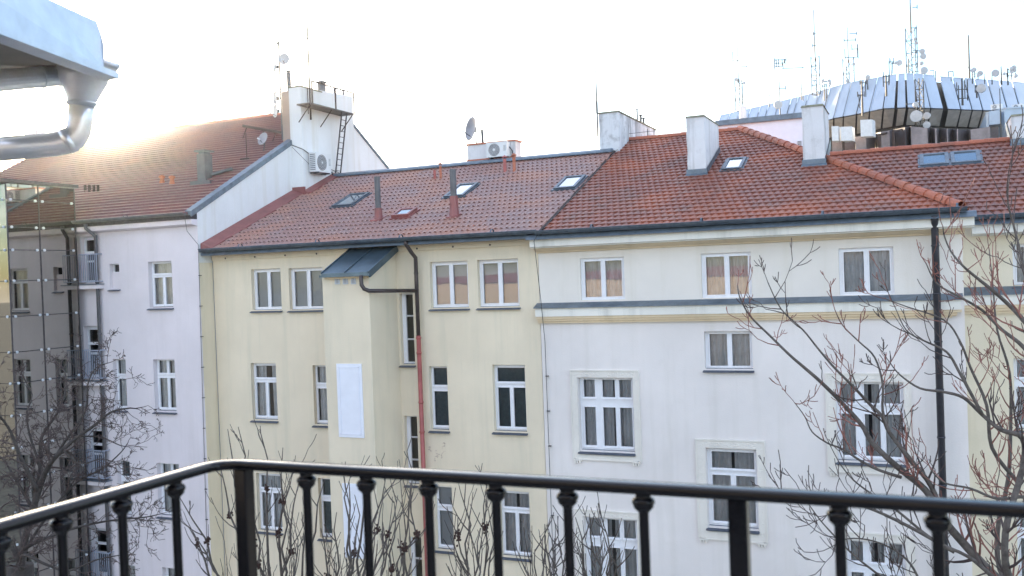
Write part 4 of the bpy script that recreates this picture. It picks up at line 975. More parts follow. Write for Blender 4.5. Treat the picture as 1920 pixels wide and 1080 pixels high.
# ribbed brown base block
brown = [(1560, 262), (1603, 257), (1640, 250), (1674, 243), (1705, 237), (1739, 240), (1819, 243), (1859, 237), (1895, 238), (1960, 243)]
D1 = 96.
pl_x = [(1560, 0), (1580, 0), (1582, 1), (1603, 1), (1604, 0), (1624, 0), (1640, 1), (1652, 0), (1668, 0), (1674, 1), (1697, 0), (1706, 1), (1708, 0), (1739, 0), (1745, 1), (1753, 0), (1756, 0), (1762, 1), (1775, 0), (1777, 0), (1786, 1), (1794, 0), (1796, 0), (1815, 1), (1820, 0), (1840, 0), (1857, 0), (1858, 1), (1888, 1), (1890, 0), (1960, 0)]
mb = MB()
for (xa_, k0), (xb_, k1) in zip(pl_x, pl_x[1:]):
    dA = D1+k0*2.0; dB = D1+k1*2.0
    A = RD(xa_, interp(brown, xa_), dA); Bq = RD(xb_, interp(brown, xb_), dB)
    n = max(2, int((xb_-xa_)/2.2)); mi = 1 if (k0 != k1) or k0 == 1 and (xb_-xa_) < 12 else 0
    for q in range(n):
        p = A.lerp(Bq, q/n); r = A.lerp(Bq, (q+.8)/n); r2_ = A.lerp(Bq, (q+1)/n); off = Vector((0, .06, 0))
        mb.face([(p.x, p.y, 5), (r.x, r.y, 5), r, p], mi); mb.face([(r.x, r.y+.08, 5), (r2_.x, r2_.y+.08, 5), r2_+Vector((0, .08, 0)), r+Vector((0, .08, 0))], mi)
    mb.face([A, Bq, Bq+Vector((3, 25, 0)), A+Vector((3, 25, 0))], 1)
mb.build('ribbed_base', ['telecom_brown', 'telecom_brown_dark'], tele)
mb = MB()
for x in (1581, 1648, 1675): 
    A = RD(x, interp(brown, x)+4, D1-.8); mb.tube([A+Vector((.8, 1.5, .3)), A, (A.x, A.y, 8)], .14, 6)
mb.build('service_pipe', 'rust_steel', tele)
for (x0, x1, y0, y1, l) in ((1560, 1575, 239, 261, 'left'), (1577, 1602, 240, 261, ''), (1614, 1641, 227, 253, '')):
    A = RD(x0, y1+3, 94); Bq = RD(x1, y1+3, 94); zt = RD(x0, y0, 94).z; mb = MB(); wv = (Bq-A)*.82
    p = [Vector((A.x, A.y, A.z)), Vector((A.x+wv.x, A.y+wv.y, A.z)), Vector((Bq.x, Bq.y+1.2, A.z)), Vector((A.x+.3, A.y+1.6, A.z))]
    mb.hexa(p, [Vector((q.x, q.y, zt)) for q in p]); 
    mb.hexa([q+Vector((0, 0, zt-A.z)) for q in p], [q+Vector((0, 0, zt-A.z+.12)) for q in p]); mb.build('roof_housing', 'box_white', tele)
# blue penthouse
A = RD(1849, 238, 100); Bq = RD(1884, 238, 97); Cq = RD(1960, 240, 97); zt = RD(1884, 203, 97).z
mb = MB(); mb.hexa([(A.x, A.y, 25), (Bq.x, Bq.y, 25), (Cq.x, Cq.y, 25), (Cq.x, Cq.y+12, 25), (A.x, A.y+12, 25)], [(A.x, A.y, zt), (Bq.x, Bq.y, zt), (Cq.x, Cq.y, zt), (Cq.x, Cq.y+12, zt), (A.x, A.y+12, zt)])
p = RD(1864, 236, 98); mb.box((p.x-.5, p.y-1.2, p.z), (p.x+.5, p.y+.5, p.z+1.4)); mb.bar((A.x, A.y-.05, zt), (Bq.x, Bq.y-.05, zt), .1, .15); mb.bar((Bq.x, Bq.y-.05, zt), (Cq.x, Cq.y-.05, zt), .1, .15)
mb.build('penthouse', 'penthouse_blue', tele)
for x, l in ((1867, 'left'), (1907, 'right')):
    p = RD(x, 200, 98); ac_unit(p, 1.0, .5, .6, (-.3, -.95, 0), 'small %s cooling unit on the blue penthouse roof' % ('left-hand' if l == 'left' else 'right-hand'))
# masts and aerials
def lattice(mb, P, w, z0, z1, step=None):
    c = [(-w/2, 0), (w/2, 0), (0, w*.8)]; step = step or w*1.2
    for x, y in c: mb.tube([(P.x+x, P.y+y, z0), (P.x+x, P.y+y, z1)], .055, 4, cap=False)
    n = max(1, int((z1-z0)/step))
    for k in range(n):
        za, zb_ = z0+(z1-z0)*k/n, z0+(z1-z0)*(k+1)/n
        for q in range(3):
            a, b = c[q], c[(q+1) % 3]; s = (k % 2)
            mb.tube([(P.x+a[0], P.y+a[1], za if s else zb_), (P.x+b[0], P.y+b[1], zb_ if s else za)], .034, 3, cap=False)
            mb.tube([(P.x+a[0], P.y+a[1], za), (P.x+b[0], P.y+b[1], za)], .034, 3, cap=False)
def Zpx(x, y, D): return RD(x, y, D).z
def mast(x, ytop, ybase, D, label, ylat=None, w=1.0, arms=(), whips=(), discs=(), rp=.06):
    t = thing('antenna_mast', label, 'antenna mast', 'antenna masts on the exchange roof')
    P = RD(x, ybase, D); mb = MB(); zl = Zpx(x, ylat, D) if ylat else P.z-.5
    mb.tube([(P.x, P.y, zl-.6 if ylat else zl), (P.x, P.y, Zpx(x, ytop, D))], [rp*1.3, rp*.8], 5)
    if ylat: lattice(mb, P, w, P.z-.5, zl)
    for (ya, x0, x1, uh) in arms:
        za = Zpx(x, ya, D); a = RD(x0, ya, D); b = RD(x1, ya, D)
        mb.tube([(a.x, a.y, za), (b.x, b.y, za)], .045, 4)
        for q, xx in ((a, x0), (b, x1)):
            if abs(xx-x) > 2 and uh: mb.tube([(q.x, q.y, za-.2), (q.x, q.y, za+uh)], .05, 4)
    for (x0, ya, yb) in whips: q = RD(x0, yb, D); mb.tube([(q.x, q.y, q.z), (q.x, q.y, Zpx(x0, ya, D))], .05, 4)
    mb.build('mast', 'mast_grey', t)
    for (xd, yd, r) in discs:
        r *= .62
        q = RD(xd, yd, D-.3); d = MB(); d.lathe(q, [(.001, 0), (r, .0), (r, .25), (.001, .28)], (-.5+.2*((xd*7) % 5), -1, .0), 14); d.build('drum_antenna', 'dish_white', t)
        d = MB(); d.tube([q, (P.x, P.y, q.z)], .03, 4); d.build('bracket', 'mast_grey', t)
    return t
plain('mast_grey', (.05, .048, .046), .6, .3, .3, 2)
S = 1/3.254
def zx(v): return 1330+v*S
def zy(v): return v*S
D = 118
mast(zx(182), zy(240), zy(650), D, 'lattice mast with two side rods, far left of the exchange roof', zy(475), .9, arms=((zy(370), zx(143), zx(182), 1.2), (zy(408), zx(182), zx(230), .4)), whips=((zx(205), zy(505), zy(645)),), discs=((zx(168), zy(487), .35), (zx(211), zy(507), .25)))
mast(zx(152), zy(420), zy(660), D, 'bare whip pole just left of the leftmost lattice mast', rp=.04)
mast(zx(43), zy(560), zy(712), D, 'faint short whip at the far left end of the exchange roof', rp=.03)
mast(zx(365), zy(510), zy(626), D, 'short pole with tiny arms between the two left masts', arms=((zy(580), zx(365), zx(380), .0), (zy(515), zx(362), zx(368), 0)), rp=.05)
mast(zx(432), zy(400), zy(695), 112, 'pole topped by a comb-shaped aerial with a long side boom', arms=((zy(418), zx(440), zx(578), 0), (zy(405), zx(398), zx(450), .3), (zy(385), zx(398), zx(462), .3), (zy(365), zx(400), zx(468), .3), (zy(540), zx(425), zx(465), .3)),
     whips=((zx(400), zy(360), zy(430)), (zx(410), zy(362), zy(405)), (zx(422), zy(360), zy(405)), (zx(445), zy(362), zy(400)), (zx(458), zy(358), zy(385))), discs=((zx(418), zy(640), .8),))
mast(zx(573), zy(230), zy(590), D, 'hair-thin whip rod left of the tall bare-topped mast', rp=.03)
mast(zx(563), zy(478), zy(585), D, 'stubby pole at the foot of the thin whip rod', rp=.06, arms=((zy(540), zx(560), zx(567), .2),))
mast(zx(651), zy(60), zy(552), D, 'tall mast with lattice foot and plain upper tube, second tallest', zy(343), 1.0, arms=((zy(278), zx(630), zx(651), .2), (zy(205), zx(635), zx(651), .2), (zy(490), zx(625), zx(651), 0)), rp=.07)
mast(zx(703), zy(458), zy(590), 112, 'pole crowded with small drums over the panel edge', arms=((zy(497), zx(690), zx(740), .2), (zy(525), zx(690), zx(735), .2)), whips=((zx(715), zy(490), zy(600)),), discs=((zx(690), zy(494), .3), (zx(733), zy(494), .3), (zx(738), zy(512), .25)))
mast(zx(852), zy(168), zy(515), D, 'lattice mast with fork-shaped side rods in the middle', zy(355), 1.3, arms=((zy(350), zx(828), zx(908), 1.1), (zy(245), zx(822), zx(892), .25), (zy(205), zx(852), zx(898), .2), (zy(300), zx(870), zx(905), .6)), whips=((zx(905), zy(270), zy(350)), (zx(840), zy(405), zy(490))), discs=((zx(845), zy(495), .4), (zx(882), zy(392), .3)))
mast(zx(966), zy(470), zy(520), 112, 'stub pole with one drum where the panels step up', discs=((zx(968), zy(473), .45),))
mast(zx(1110), zy(360), zy(455), 112, 'short double pole with round drum left of the tallest mast', arms=((zy(378), zx(1098), zx(1125), .5),), whips=((zx(1098), zy(375), zy(450)), (zx(1120), zy(375), zy(450))), discs=((zx(1157), zy(385), .55), (zx(1138), zy(385), .3)))
mast(zx(1217), zy(360), zy(440), 112, 'thin dark post at the foot of the tallest mast', rp=.08)
mast(zx(1238), -16, zy(450), D, 'tallest lattice mast rising out of the picture, hung with drums', zy(170), 1.3, arms=((zy(45), zx(1238), zx(1268), .3), (zy(170), zx(1225), zx(1262), .3), (zy(310), zx(1238), zx(1300), 0)), whips=((zx(1262), zy(170), zy(450)), (zx(1255), zy(230), zy(280))), discs=((zx(1300), zy(315), .55), (zx(1305), zy(345), .6), (zx(1267), zy(262), .3), (zx(1292), zy(388), .4), (zx(1308), zy(432), .75), (zx(1252), zy(238), .25)), rp=.09)
mast(zx(1370), zy(428), zy(500), 112, 'bent goose-neck post right of the tallest mast', arms=((zy(430), zx(1345), zx(1370), 0),), whips=((zx(1382), zy(432), zy(500)),), rp=.05)
mast(zx(1475), zy(436), zy(470), 112, 'low black goal-shaped frame on the roof edge', arms=((zy(436), zx(1460), zx(1488), 0),), whips=((zx(1460), zy(436), zy(468)), (zx(1488), zy(436), zy(468))), rp=.03)
mast(zx(1588), zy(215), zy(480), D, 'straight single tube mast right of the tallest mast', rp=.11, arms=((zy(412), zx(1576), zx(1588), 0),))
mast(zx(1606), zy(425), zy(485), 113, 'pole with stacked panel aerials beside the single tube mast', whips=((zx(1620), zy(412), zy(480)), (zx(1640), zy(440), zy(485))), discs=((zx(1607), zy(432), .4), (zx(1618), zy(425), .4), (zx(1655), zy(448), .5), (zx(1640), zy(462), .35)))
mast(zx(1725), zy(440), zy(490), 113, 'short post holding one big round drum near the right', discs=((zx(1748), zy(447), .7),))
mast(zx(1680), zy(450), zy(486), 113, 'very short stick between the drums', rp=.05)
mast(zx(1782), zy(405), zy(492), 113, 'plain dark rod between the big drum and the drum cluster', rp=.09, discs=((zx(1800), zy(452), .3),))
mast(zx(1822), zy(418), zy(494), 113, 'drum cluster pole at the far right of the exchange roof', rp=.08, arms=((zy(425), zx(1822), zx(1865), .3), (zy(460), zx(1815), zx(1868), .3)), whips=((zx(1845), zy(408), zy(490)),), discs=((zx(1840), zy(420), .35), (zx(1862), zy(412), .4), (zx(1862), zy(430), .4), (zx(1866), zy(465), .4), (zx(1848), zy(440), .3)))
mast(zx(1288), zy(478), zy(772), 100, 'lattice mast standing before the silvery panels with three round dishes', zy(480), .8, discs=((zx(1265), zy(710), 1.0), (zx(1330), zy(707), .6), (zx(1328), zy(763), .6), (zx(1255), zy(640), .45)), arms=((zy(632), zx(1200), zx(1270), 0),))
mast(zx(1080), zy(455), zy(560), 106, 'aerial rack clamped on the panels left of the centre corner', arms=((zy(465), zx(1062), zx(1098), .5), (zy(500), zx(1062), zx(1098), .5)), whips=((zx(1062), zy(460), zy(530)), (zx(1096), zy(455), zy(520))), rp=.1)
mast(zx(935), zy(490), zy(680), 106, 'aerial rack clamped on the stepped panels further left', arms=((zy(505), zx(920), zx(958), .4), (zy(580), zx(905), zx(945), .4)), whips=((zx(915), zy(575), zy(660)), (zx(955), zy(495), zy(590))), rp=.1)
mast(zx(1545), zy(478), zy(615), 104, 'aerial rack with white rods on the right-hand panels', arms=((zy(545), zx(1510), zx(1575), .8), (zy(600), zx(1520), zx(1575), .4)), whips=((zx(1578), zy(485), zy(615)), (zx(1522), zy(520), zy(610)), (zx(1560), zy(490), zy(600))), rp=.1)
mast(zx(1632), zy(520), zy(570), 104, 'dish frame fixed on the panels near the right edge', arms=((zy(530), zx(1622), zx(1665), .2), (zy(555), zx(1622), zx(1665), .2)), discs=((zx(1662), zy(540), .8),), rp=.08)
mast(1877, 166, 250, 96, 'thin whip pole before the blue penthouse', rp=.05)

# ================================================================== GLASS LIFT SHAFT
XS = -27.05; shaft = thing('glass_lift_shaft', 'brown tinted glass lift shaft with round steel point fixings at the left edge', 'lift shaft')
y0, y1 = 21.33, 24.0; ztp = Z(3.60)
rows_far = [382, 430, 470, 524, 586, 648, 702]; rz = [RX(139+(v-382)*.055, v, XS).z for v in rows_far]
rz = [ztp] + rz + [rz[-1]-1.05*k for k in range(1, 9)]
cols_y = [y0, RX(78, 520, XS).y, y1]
cols_y[1] = min(max(cols_y[1], 22.2), 23.2)
XF0 = XS-2.3
jn = MB(); pn_i = 0
def glass_panel(pts, nrm):
    mb = MB(); n = Vector(nrm)*.012; mb.hexa([Vector(p) for p in pts], [Vector(p)-n for p in pts]); return mb.build('glass_panel', 'shaft_glass', shaft)
for za, zb_ in zip(rz, rz[1:]):
    for ya, yb in zip(cols_y, cols_y[1:]):
        glass_panel([(XS, ya+.012, zb_+.012), (XS, yb-.012, zb_+.012), (XS, yb-.012, za-.012), (XS, ya+.012, za-.012)], (1, 0, 0))
    glass_panel([(XF0, y0, zb_+.012), (XS-.02, y0, zb_+.012), (XS-.02, y0, za-.012), (XF0, y0, za-.012)], (0, -1, 0))
for z in rz[1:]:
    for yy in (y0+.14, cols_y[1]-.14, cols_y[1]+.14, y1-.14): mb = MB(); mb.lathe((XS+.002, yy, z), [(.045, 0), (.045, .04), (.03, .05), (.001, .052)], (1, 0, 0), 10); mb.build('point_fixing', 'box_white', shaft)
    mb = MB(); mb.lathe((XS-.16, y0-.002, z), [(.045, 0), (.045, .03), (.03, .04), (.001, .042)], (0, -1, 0), 10); mb.build('point_fixing', 'box_white', shaft)
mb = MB()
for z in rz[1:]: mb.bar((XS-.0, y0, z), (XS-.0, y1, z), .028, .03); mb.bar((XF0, y0+.03, z), (XS, y0+.03, z), .03, .025)
for yy in cols_y: mb.bar((XS-.0, yy, 0), (XS-.0, yy, ztp), .035, .035)
mb.bar((XS-.5, y0+.6, 0), (XS-.5, y0+.6, ztp), .14, .14); mb.bar((XS-.5, y1-.5, 0), (XS-.5, y1-.5, ztp), .14, .14)
mb.build('frame', 'dark_steel', shaft)
mb = MB(); mb.box((XF0, y0+.25, 0), (XF0+.1, y1, ztp-.1)); mb.box((XF0, y1-.06, 0), (XS-.1, y1-.01, ztp-.1))
for k in range(7): mb.box((XF0+.1, y0+.2, .5+k*2.6), (XS-.12, y1-.1, .8+k*2.6))
mb.box((XF0+.5, y0+.6, 8), (XF0+.7, y1-.1, ztp-.5)); mb.build('inner_core', 'shaft_inner', shaft)
mb = MB(); mb.hexa([(XF0-.3, y0-.35, ztp+.02), (XS+.12, y0-.35, ztp+.02), (XS+.12, y1+.1, ztp+.02), (XF0-.3, y1+.1, ztp+.02)], [(XF0-.3, y0-.35, ztp+.13), (XS+.12, y0-.35, ztp+.13), (XS+.12, y1+.1, ztp+.13), (XF0-.3, y1+.1, ztp+.13)])
mb.build('roof', 'dark_steel', shaft)

# ================================================================== OWN BUILDING: eaves corner, wall behind, railing
own = thing('balcony_building', 'grey plastered building that carries the balcony', 'building')
YO = -1.6; zo = Z(3.2)
mb = MB(); mb.box((-6, YO-7, 0), (5, YO, zo)); mb.build('wall', 'own_wall', own)
mb = MB(); mb.face([(-6.3, YO+.4, zo+.02), (5.3, YO+.4, zo+.02), (5.3, YO-3.5, zo+2.4), (-6.3, YO-3.5, zo+2.4)]); mb.face([(-6.3, YO-7.4, zo+.02), (5.3, YO-7.4, zo+.02), (5.3, YO-3.5, zo+2.4), (-6.3, YO-3.5, zo+2.4)]); mb.build('roof', 'tiles_ridge', own)
opp = thing('opposite_house', 'long house coloured sunlit peach above and shaded grey below across the yard behind the viewer with a red roof', 'building')
yo2 = -24.; zo = Z(-.55)
mb = MB(); mb.box((-47, yo2-9, 0), (-7, yo2, Z(-2.6)), 1); mb.box((-47, yo2-9, Z(-2.6)), (-7, yo2, zo), 0); mb.build('wall', ['peach_sunlit_opposite', 'own_wall'], opp)  # peach band above and grey below put sun and shade into the colour
mb = MB(); mb.face([(-47.5, yo2+.4, zo+.02), (-6.6, yo2+.4, zo+.02), (-6.6, yo2-4.5, zo+.7), (-47.5, yo2-4.5, zo+.7)]); mb.face([(-47.5, yo2-9.4, zo+.02), (-6.6, yo2-9.4, zo+.02), (-6.6, yo2-4.5, zo+.7), (-47.5, yo2-4.5, zo+.7)]); mb.build('roof', 'roof_red_opposite', opp)
mb = MB(); mb.box((-2.1, YO+.01, Z(-1.62)), (3.2, 2.0, Z(-1.45))); mb.build('balcony_slab', 'pavement', own)
# zinc eaves corner (dormer edge) at the top left
oh = thing('zinc_roof_eaves', 'pale zinc roof corner with gutter, funnel and bent downpipe at the upper left', 'roof edge')
def H3(x, y, D): return RD(x, y, D)
DN, DF_ = 3.3, 4.1
f_out = [(-60, -40, 3.15), (90, -2, 3.75), (181, 40, 4.1), (189, 62, 4.1), (195, 84, 4.1), (195, 131, 4.1), (-60, 34, 3.15)]
A = [H3(*p) for p in f_out]; nrm = (A[2]-A[0]).cross(A[5]-A[0]).normalized()
if nrm.dot(fw) < 0: nrm = -nrm
mb = MB(); mb.hexa(A, [p+nrm*.03 for p in A]); mb.build('fascia', 'zinc', oh)
d0 = [H3(-60, 36, 3.13), H3(205, 140, 4.1), H3(205, 151, 4.1), H3(-60, 54, 3.13)]
mb = MB(); mb.hexa([p-nrm*.045 for p in d0], [p+nrm*.02 for p in d0])
for x, y in ((4, 70), (107, 108), (149, 125)): p = H3(x, y-2, 3.13+(x+60)/265*.97); mb.lathe(p-nrm*.018, [(.009, 0), (.009, .004), (.001, .006)], -nrm, 8)
mb.build('drip_edge', 'zinc', oh)
s0, s1_ = H3(-60, 54, 3.15), H3(203, 150, 4.12)
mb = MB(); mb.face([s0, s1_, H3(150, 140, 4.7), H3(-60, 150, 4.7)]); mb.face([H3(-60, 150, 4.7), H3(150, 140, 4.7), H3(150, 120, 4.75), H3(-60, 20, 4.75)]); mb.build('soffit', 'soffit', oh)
gA, gB = H3(-80, 158, 4.0), H3(112, 141, 4.35)
mb = MB(); mb.tube([gA, gB], .048, 20); mb.tube([gA.lerp(gB, .80), gA.lerp(gB, .815)], .053, 20); mb.tube([gA.lerp(gB, .985), gB.lerp(gA, -.015)], .053, 20); mb.build('gutter', 'zinc', oh, False)
# half round gutter end poking past the fascia
ge = [(186, 112), (197, 112), (222, 121), (222, 129), (214, 144), (205, 151), (190, 146)]
mb = MB(); mb.hexa([H3(x, y, 4.22) for x, y in ge], [H3(x-8, y+2, 4.5) for x, y in ge])
mb.tube([H3(186, 113, 4.2), H3(223, 125, 4.2)], .013, 10); mb.build('gutter_end', 'zinc', oh, False)
f0 = H3(158, 128, 4.3); f1 = H3(157, 150, 4.3); f2 = H3(153, 190, 4.3); f3 = H3(152, 200, 4.3)
mb = MB(); mb.tube([f0, f1, f2, f3], [.115, .105, .062, .060], 24); mb.tube([H3(153, 192, 4.3), H3(153, 196, 4.3)], .066, 24); mb.build('outlet_funnel', 'zinc', oh, True)
pts = [H3(153, 195, 4.3), H3(151, 225, 4.3), H3(147, 245, 4.3), H3(138, 259, 4.29), H3(122, 267, 4.28), H3(100, 271, 4.27), H3(40, 276, 4.2), H3(-80, 286, 4.1)]
mb = MB(); mb.tube(pts, .054, 24); mb.tube([pts[3].lerp(pts[4], .2), pts[4]], .058, 24); mb.build('downpipe', 'zinc_clean', oh, True)

rail = thing('balcony_railing', 'glossy black steel balcony railing with collared balusters in the foreground', 'railing')
CN = ray(414, 868)*2.4; CN.z += 0
YRl = CN.y; XRl = CN.x; ZRl = CZ+CN.z
# top rail: corner with soft bend
mb = MB(); hw = .025; hz = .0125; prof = [(hw*math.cos(a)*(abs(math.cos(a))**-.35 if abs(math.cos(a)) > .05 else 1), hz*math.sin(a)*(abs(math.sin(a))**-.35 if abs(math.sin(a)) > .05 else 1)) for a in [2*math.pi*k/16 for k in range(16)]]
path = [(XRl, -1.55), (XRl, YRl-.07), (XRl+.007, YRl-.04), (XRl+.025, YRl-.018), (XRl+.055, YRl-.004), (XRl+.09, YRl), (3.2, YRl)]
i0 = 0
for k, (x, y) in enumerate(path):
    if k == 0: t = Vector((0, 1, 0))
    elif k == len(path)-1: t = Vector((1, 0, 0))
    else: t = (Vector((path[k+1][0]-path[k-1][0], path[k+1][1]-path[k-1][1], 0))).normalized()
    s = Vector((t.y, -t.x, 0))
    for (u, v) in prof: mb.v.append((x+s.x*u, y+s.y*u, ZRl+v))
n = 16
for k in range(len(path)-1):
    for j in range(n): a = k*n+j; b = k*n+(j+1) % n; mb.f.append((a, b, b+n, a+n)); mb.mi.append(0); mb.uv.append(None)
mb.build('handrail', 'black_steel', rail, True)
zlo = ZRl-.92
mb = MB(); mb.box((XRl-.02, -1.55, zlo-.01), (XRl+.02, YRl+.02, zlo+.01)); mb.box((XRl+.02, YRl-.02, zlo-.01), (3.2, YRl+.02, zlo+.01)); mb.build('bottom_rail', 'black_steel', rail)
def post(x, y):
    mb = MB(); h = .0185; b = .003
    mb.hexa([(x-h, y-h+b, zlo-.1), (x-h+b, y-h, zlo-.1), (x+h-b, y-h, zlo-.1), (x+h, y-h+b, zlo-.1), (x+h, y+h-b, zlo-.1), (x+h-b, y+h, zlo-.1), (x-h+b, y+h, zlo-.1), (x-h, y+h-b, zlo-.1)],
            [(x-h, y-h+b, ZRl-.012), (x-h+b, y-h, ZRl-.012), (x+h-b, y-h, ZRl-.012), (x+h, y-h+b, ZRl-.012), (x+h, y+h-b, ZRl-.012), (x+h-b, y+h, ZRl-.012), (x-h+b, y+h, ZRl-.012), (x-h, y+h-b, ZRl-.012)])
    mb.build('post', 'black_steel', rail)
def baluster(x, y):
    mb = MB(); z = ZRl-.012
    mb.lathe((x, y, z), [(.0165, .004), (.0165, -.004), (.0150, -.007), (.020, -.009), (.0235, -.013), (.0245, -.017), (.0235, -.021), (.0205, -.024), (.0215, -.026), (.020, -.030), (.0150, -.035), (.0112, -.039), (.0104, -.043), (.0104, -.92)], n=20)
    mb.build('baluster', 'black_steel', rail, True)
for px_ in (460, 1385): p = RY(px_, 960, YRl); post(p.x, YRl)
for px_ in (577, 689, 805, 931, 1065, 1207, 1574, 1757, 1960): p = RY(px_, 960, YRl); baluster(p.x, YRl)
for px_, py_ in ((328, 905), (228, 940), (115, 975), (-2, 1010)): p = RX(px_, py_, XRl); baluster(XRl, p.y)

# ================================================================== TREES
def grow(mb, p, d, L_, r, depth, rr, up_=.35, wig=.25, seg=.14, kids=(2, 4), tw=None, curl=0.0, rmin=.0035, spread=.9):
    """one twig that bends and forks"""
    n = max(3, int(L_/seg)); pts = [p.copy()]; rs = [r]; d = d.normalized()
    for i in range(n):
        d = (d + Vector((rr.gauss(0, wig), rr.gauss(0, wig), rr.gauss(0, wig)))*.55 + Vector((0, 0, up_*(.2+.8*i/n)))).normalized()
        p = p+d*(L_/n); pts.append(p.copy()); rs.append(max(rmin, r*(1-.62*(i+1)/n)))
    mb.tube(pts, rs, 5 if r > .012 else 4, cap=False)
    if depth > 0:
        k = rr.randint(*kids)
        for _ in range(k):
            i = rr.randint(max(1, n//4), n); ax = pts[i]-pts[i-1]; q = ax.normalized().orthogonal(); q.rotate(Matrix.Rotation(rr.uniform(0, 6.28), 3, ax.normalized()))
            nd_ = (ax.normalized()+q*rr.uniform(.4, spread)).normalized()
            grow(mb, pts[i], nd_, L_*rr.uniform(.35, .65), rs[i]*.72, depth-1, rr, up_, wig, seg, kids, tw, curl, rmin, spread)
def limb(tk, tw, pts2, D, r0, r1, rr, dens=3.0, tl=.8, depth=2, drift=.0, up_=.35, wig=.22, seg=.13, kids=(1, 3), spread=.9, base=None, rmin=.0035):
    P = [RD(x, y, D+drift*i/len(pts2)+rr.uniform(-.12, .12)) for i, (x, y) in enumerate(pts2)]
    if base: P = [Vector(b) for b in base]+P
    # smooth by catmull
    Q = []
    for i in range(len(P)-1):
        a = P[max(0, i-1)]; b = P[i]; c = P[i+1]; d = P[min(len(P)-1, i+2)]
        m_ = 4
        for k in range(m_):
            t = k/m_; Q.append(.5*((2*b)+(c-a)*t+(2*a-5*b+4*c-d)*t*t+(3*b-a-3*c+d)*t**3))
    Q.append(P[-1]); n = len(Q); rs = [r0+(r1-r0)*(i/(n-1))**.75 for i in range(n)]
    tk.tube(Q, rs, 8)
    start = (len(base)*4 if base else 0)
    for i in range(max(2, start), n):
        seglen = (Q[i]-Q[i-1]).length
        c = int(seglen*dens+rr.random())
        for _ in range(c):
            ax = (Q[i]-Q[i-1]).normalized(); q = ax.orthogonal(); q.rotate(Matrix.Rotation(rr.uniform(0, 6.28), 3, ax))
            d = (ax*rr.uniform(.3, 1)+q*rr.uniform(.5, 1)+Vector((0, 0, .25))).normalized()
            grow(tw, Q[i].lerp(Q[i-1], rr.random()), d, tl*rr.uniform(.5, 1.25), max(rmin*1.6, min(rs[i]*.5, .02)), depth, rr, up_, wig, seg, kids, rmin=rmin, spread=spread)
    grow(tw, Q[-1], Q[-1]-Q[-2], tl*.6, r1, depth, rr, up_, wig, seg, kids, rmin=rmin)
# --- big bare tree at the right
t = thing('bare_tree', 'large bare tree with reddish upswept twigs filling the right side', 'tree'); rr = random.Random(11); tk = MB(); tw = MB(); tr_ = MB()
DT = 12.5; root = RD(2030, 1300, DT); root = Vector((root.x, root.y, 0)); crotch = RD(1985, 1190, DT)
tk.tube([root, root.lerp(crotch, .4)+Vector((.1, 0, 0)), crotch], [.34, .27, .21], 14)
LB = [([(1870, 1085), (1807, 1019), (1771, 976), (1736, 920), (1693, 884), (1661, 856), (1633, 827), (1615, 796), (1580, 757), (1541, 718), (1509, 690), (1481, 666), (1442, 628), (1406, 592), (1387, 557), (1383, 535)], 0, .085, .010, 1.2),
      ([(1771, 976), (1746, 912), (1714, 870), (1669, 813), (1654, 781), (1630, 757), (1600, 725), (1565, 690), (1535, 655), (1505, 618), (1465, 580), (1440, 530)], .1, .05, .009, .6),
      ([(1669, 813), (1655, 770), (1655, 720), (1640, 670), (1610, 640), (1580, 610), (1565, 580)], .1, .028, .008, .4),
      ([(1900, 1100), (1885, 1000), (1917, 880), (1917, 822), (1877, 806), (1842, 778), (1807, 746), (1770, 735), (1725, 728), (1690, 705), (1676, 690)], -.8, .07, .010, .8),
      ([(1930, 1100), (1950, 950), (1925, 932), (1870, 935), (1820, 916), (1770, 905), (1745, 880)], -.4, .05, .010, -.4),
      ([(1960, 1100), (1960, 850), (1945, 700), (1920, 652), (1877, 617), (1842, 582), (1800, 557), (1757, 532), (1736, 493)], .3, .07, .010, .9),
      ([(1970, 1000), (1965, 760), (1945, 640), (1920, 602), (1895, 575), (1864, 547), (1833, 522), (1807, 500), (1784, 473), (1771, 444), (1768, 425)], -.3, .06, .008, .4),
      ([(1860, 1080), (1814, 1043), (1750, 1012), (1679, 955), (1640, 930), (1600, 900), (1575, 870)], -.9, .04, .010, .0),
      ([(1790, 1035), (1700, 985), (1620, 950), (1552, 941), (1509, 944), (1462, 934)], -1.0, .035, .008, .3),
      ([(1700, 1120), (1650, 1080), (1600, 1040), (1560, 1000), (1530, 965), (1500, 920)], .3, .030, .008, .4),
      ([(1690, 895), (1647, 881), (1612, 863), (1580, 842), (1552, 831), (1523, 810), (1509, 781), (1490, 755)], .3, .03, .007, .2),
      ([(1885, 1090), (1870, 1000), (1890, 900), (1895, 800), (1893, 700), (1870, 620), (1862, 540), (1855, 470)], .9, .06, .009, .5),
      ([(1905, 900), (1860, 840), (1850, 760), (1820, 690), (1800, 640), (1770, 600), (1700, 575), (1660, 560)], .5, .04, .008, .6),
      ([(1842, 778), (1800, 700), (1775, 660), (1735, 640), (1700, 620), (1680, 580)], -.4, .03, .008, .4),
      ([(1960, 800), (1930, 560), (1905, 440), (1890, 380), (1893, 330)], -1.2, .035, .006, .2),
      ([(1740, 1150), (1720, 1080), (1690, 1040), (1640, 1015), (1590, 1010), (1560, 1025)], -.5, .03, .008, .2)]
for pts2, dd, r0, r1, dr in LB:
    far = pts2[0][1] > 1070
    limb(tk, tr_ if rr.random() < .55 else tw, pts2, DT+dd, r0*.8, r1*.75, rr, dens=3.8, tl=.62, depth=2, drift=dr, up_=.46, wig=.20, base=[crotch] if far else None, rmin=.0052, kids=(1, 3), spread=.7)
k0 = len(tw.v); tw.v += tr_.v; tw.f += [tuple(k0+i for i in f) for f in tr_.f]; tw.mi += [1]*len(tr_.f); tw.uv += tr_.uv
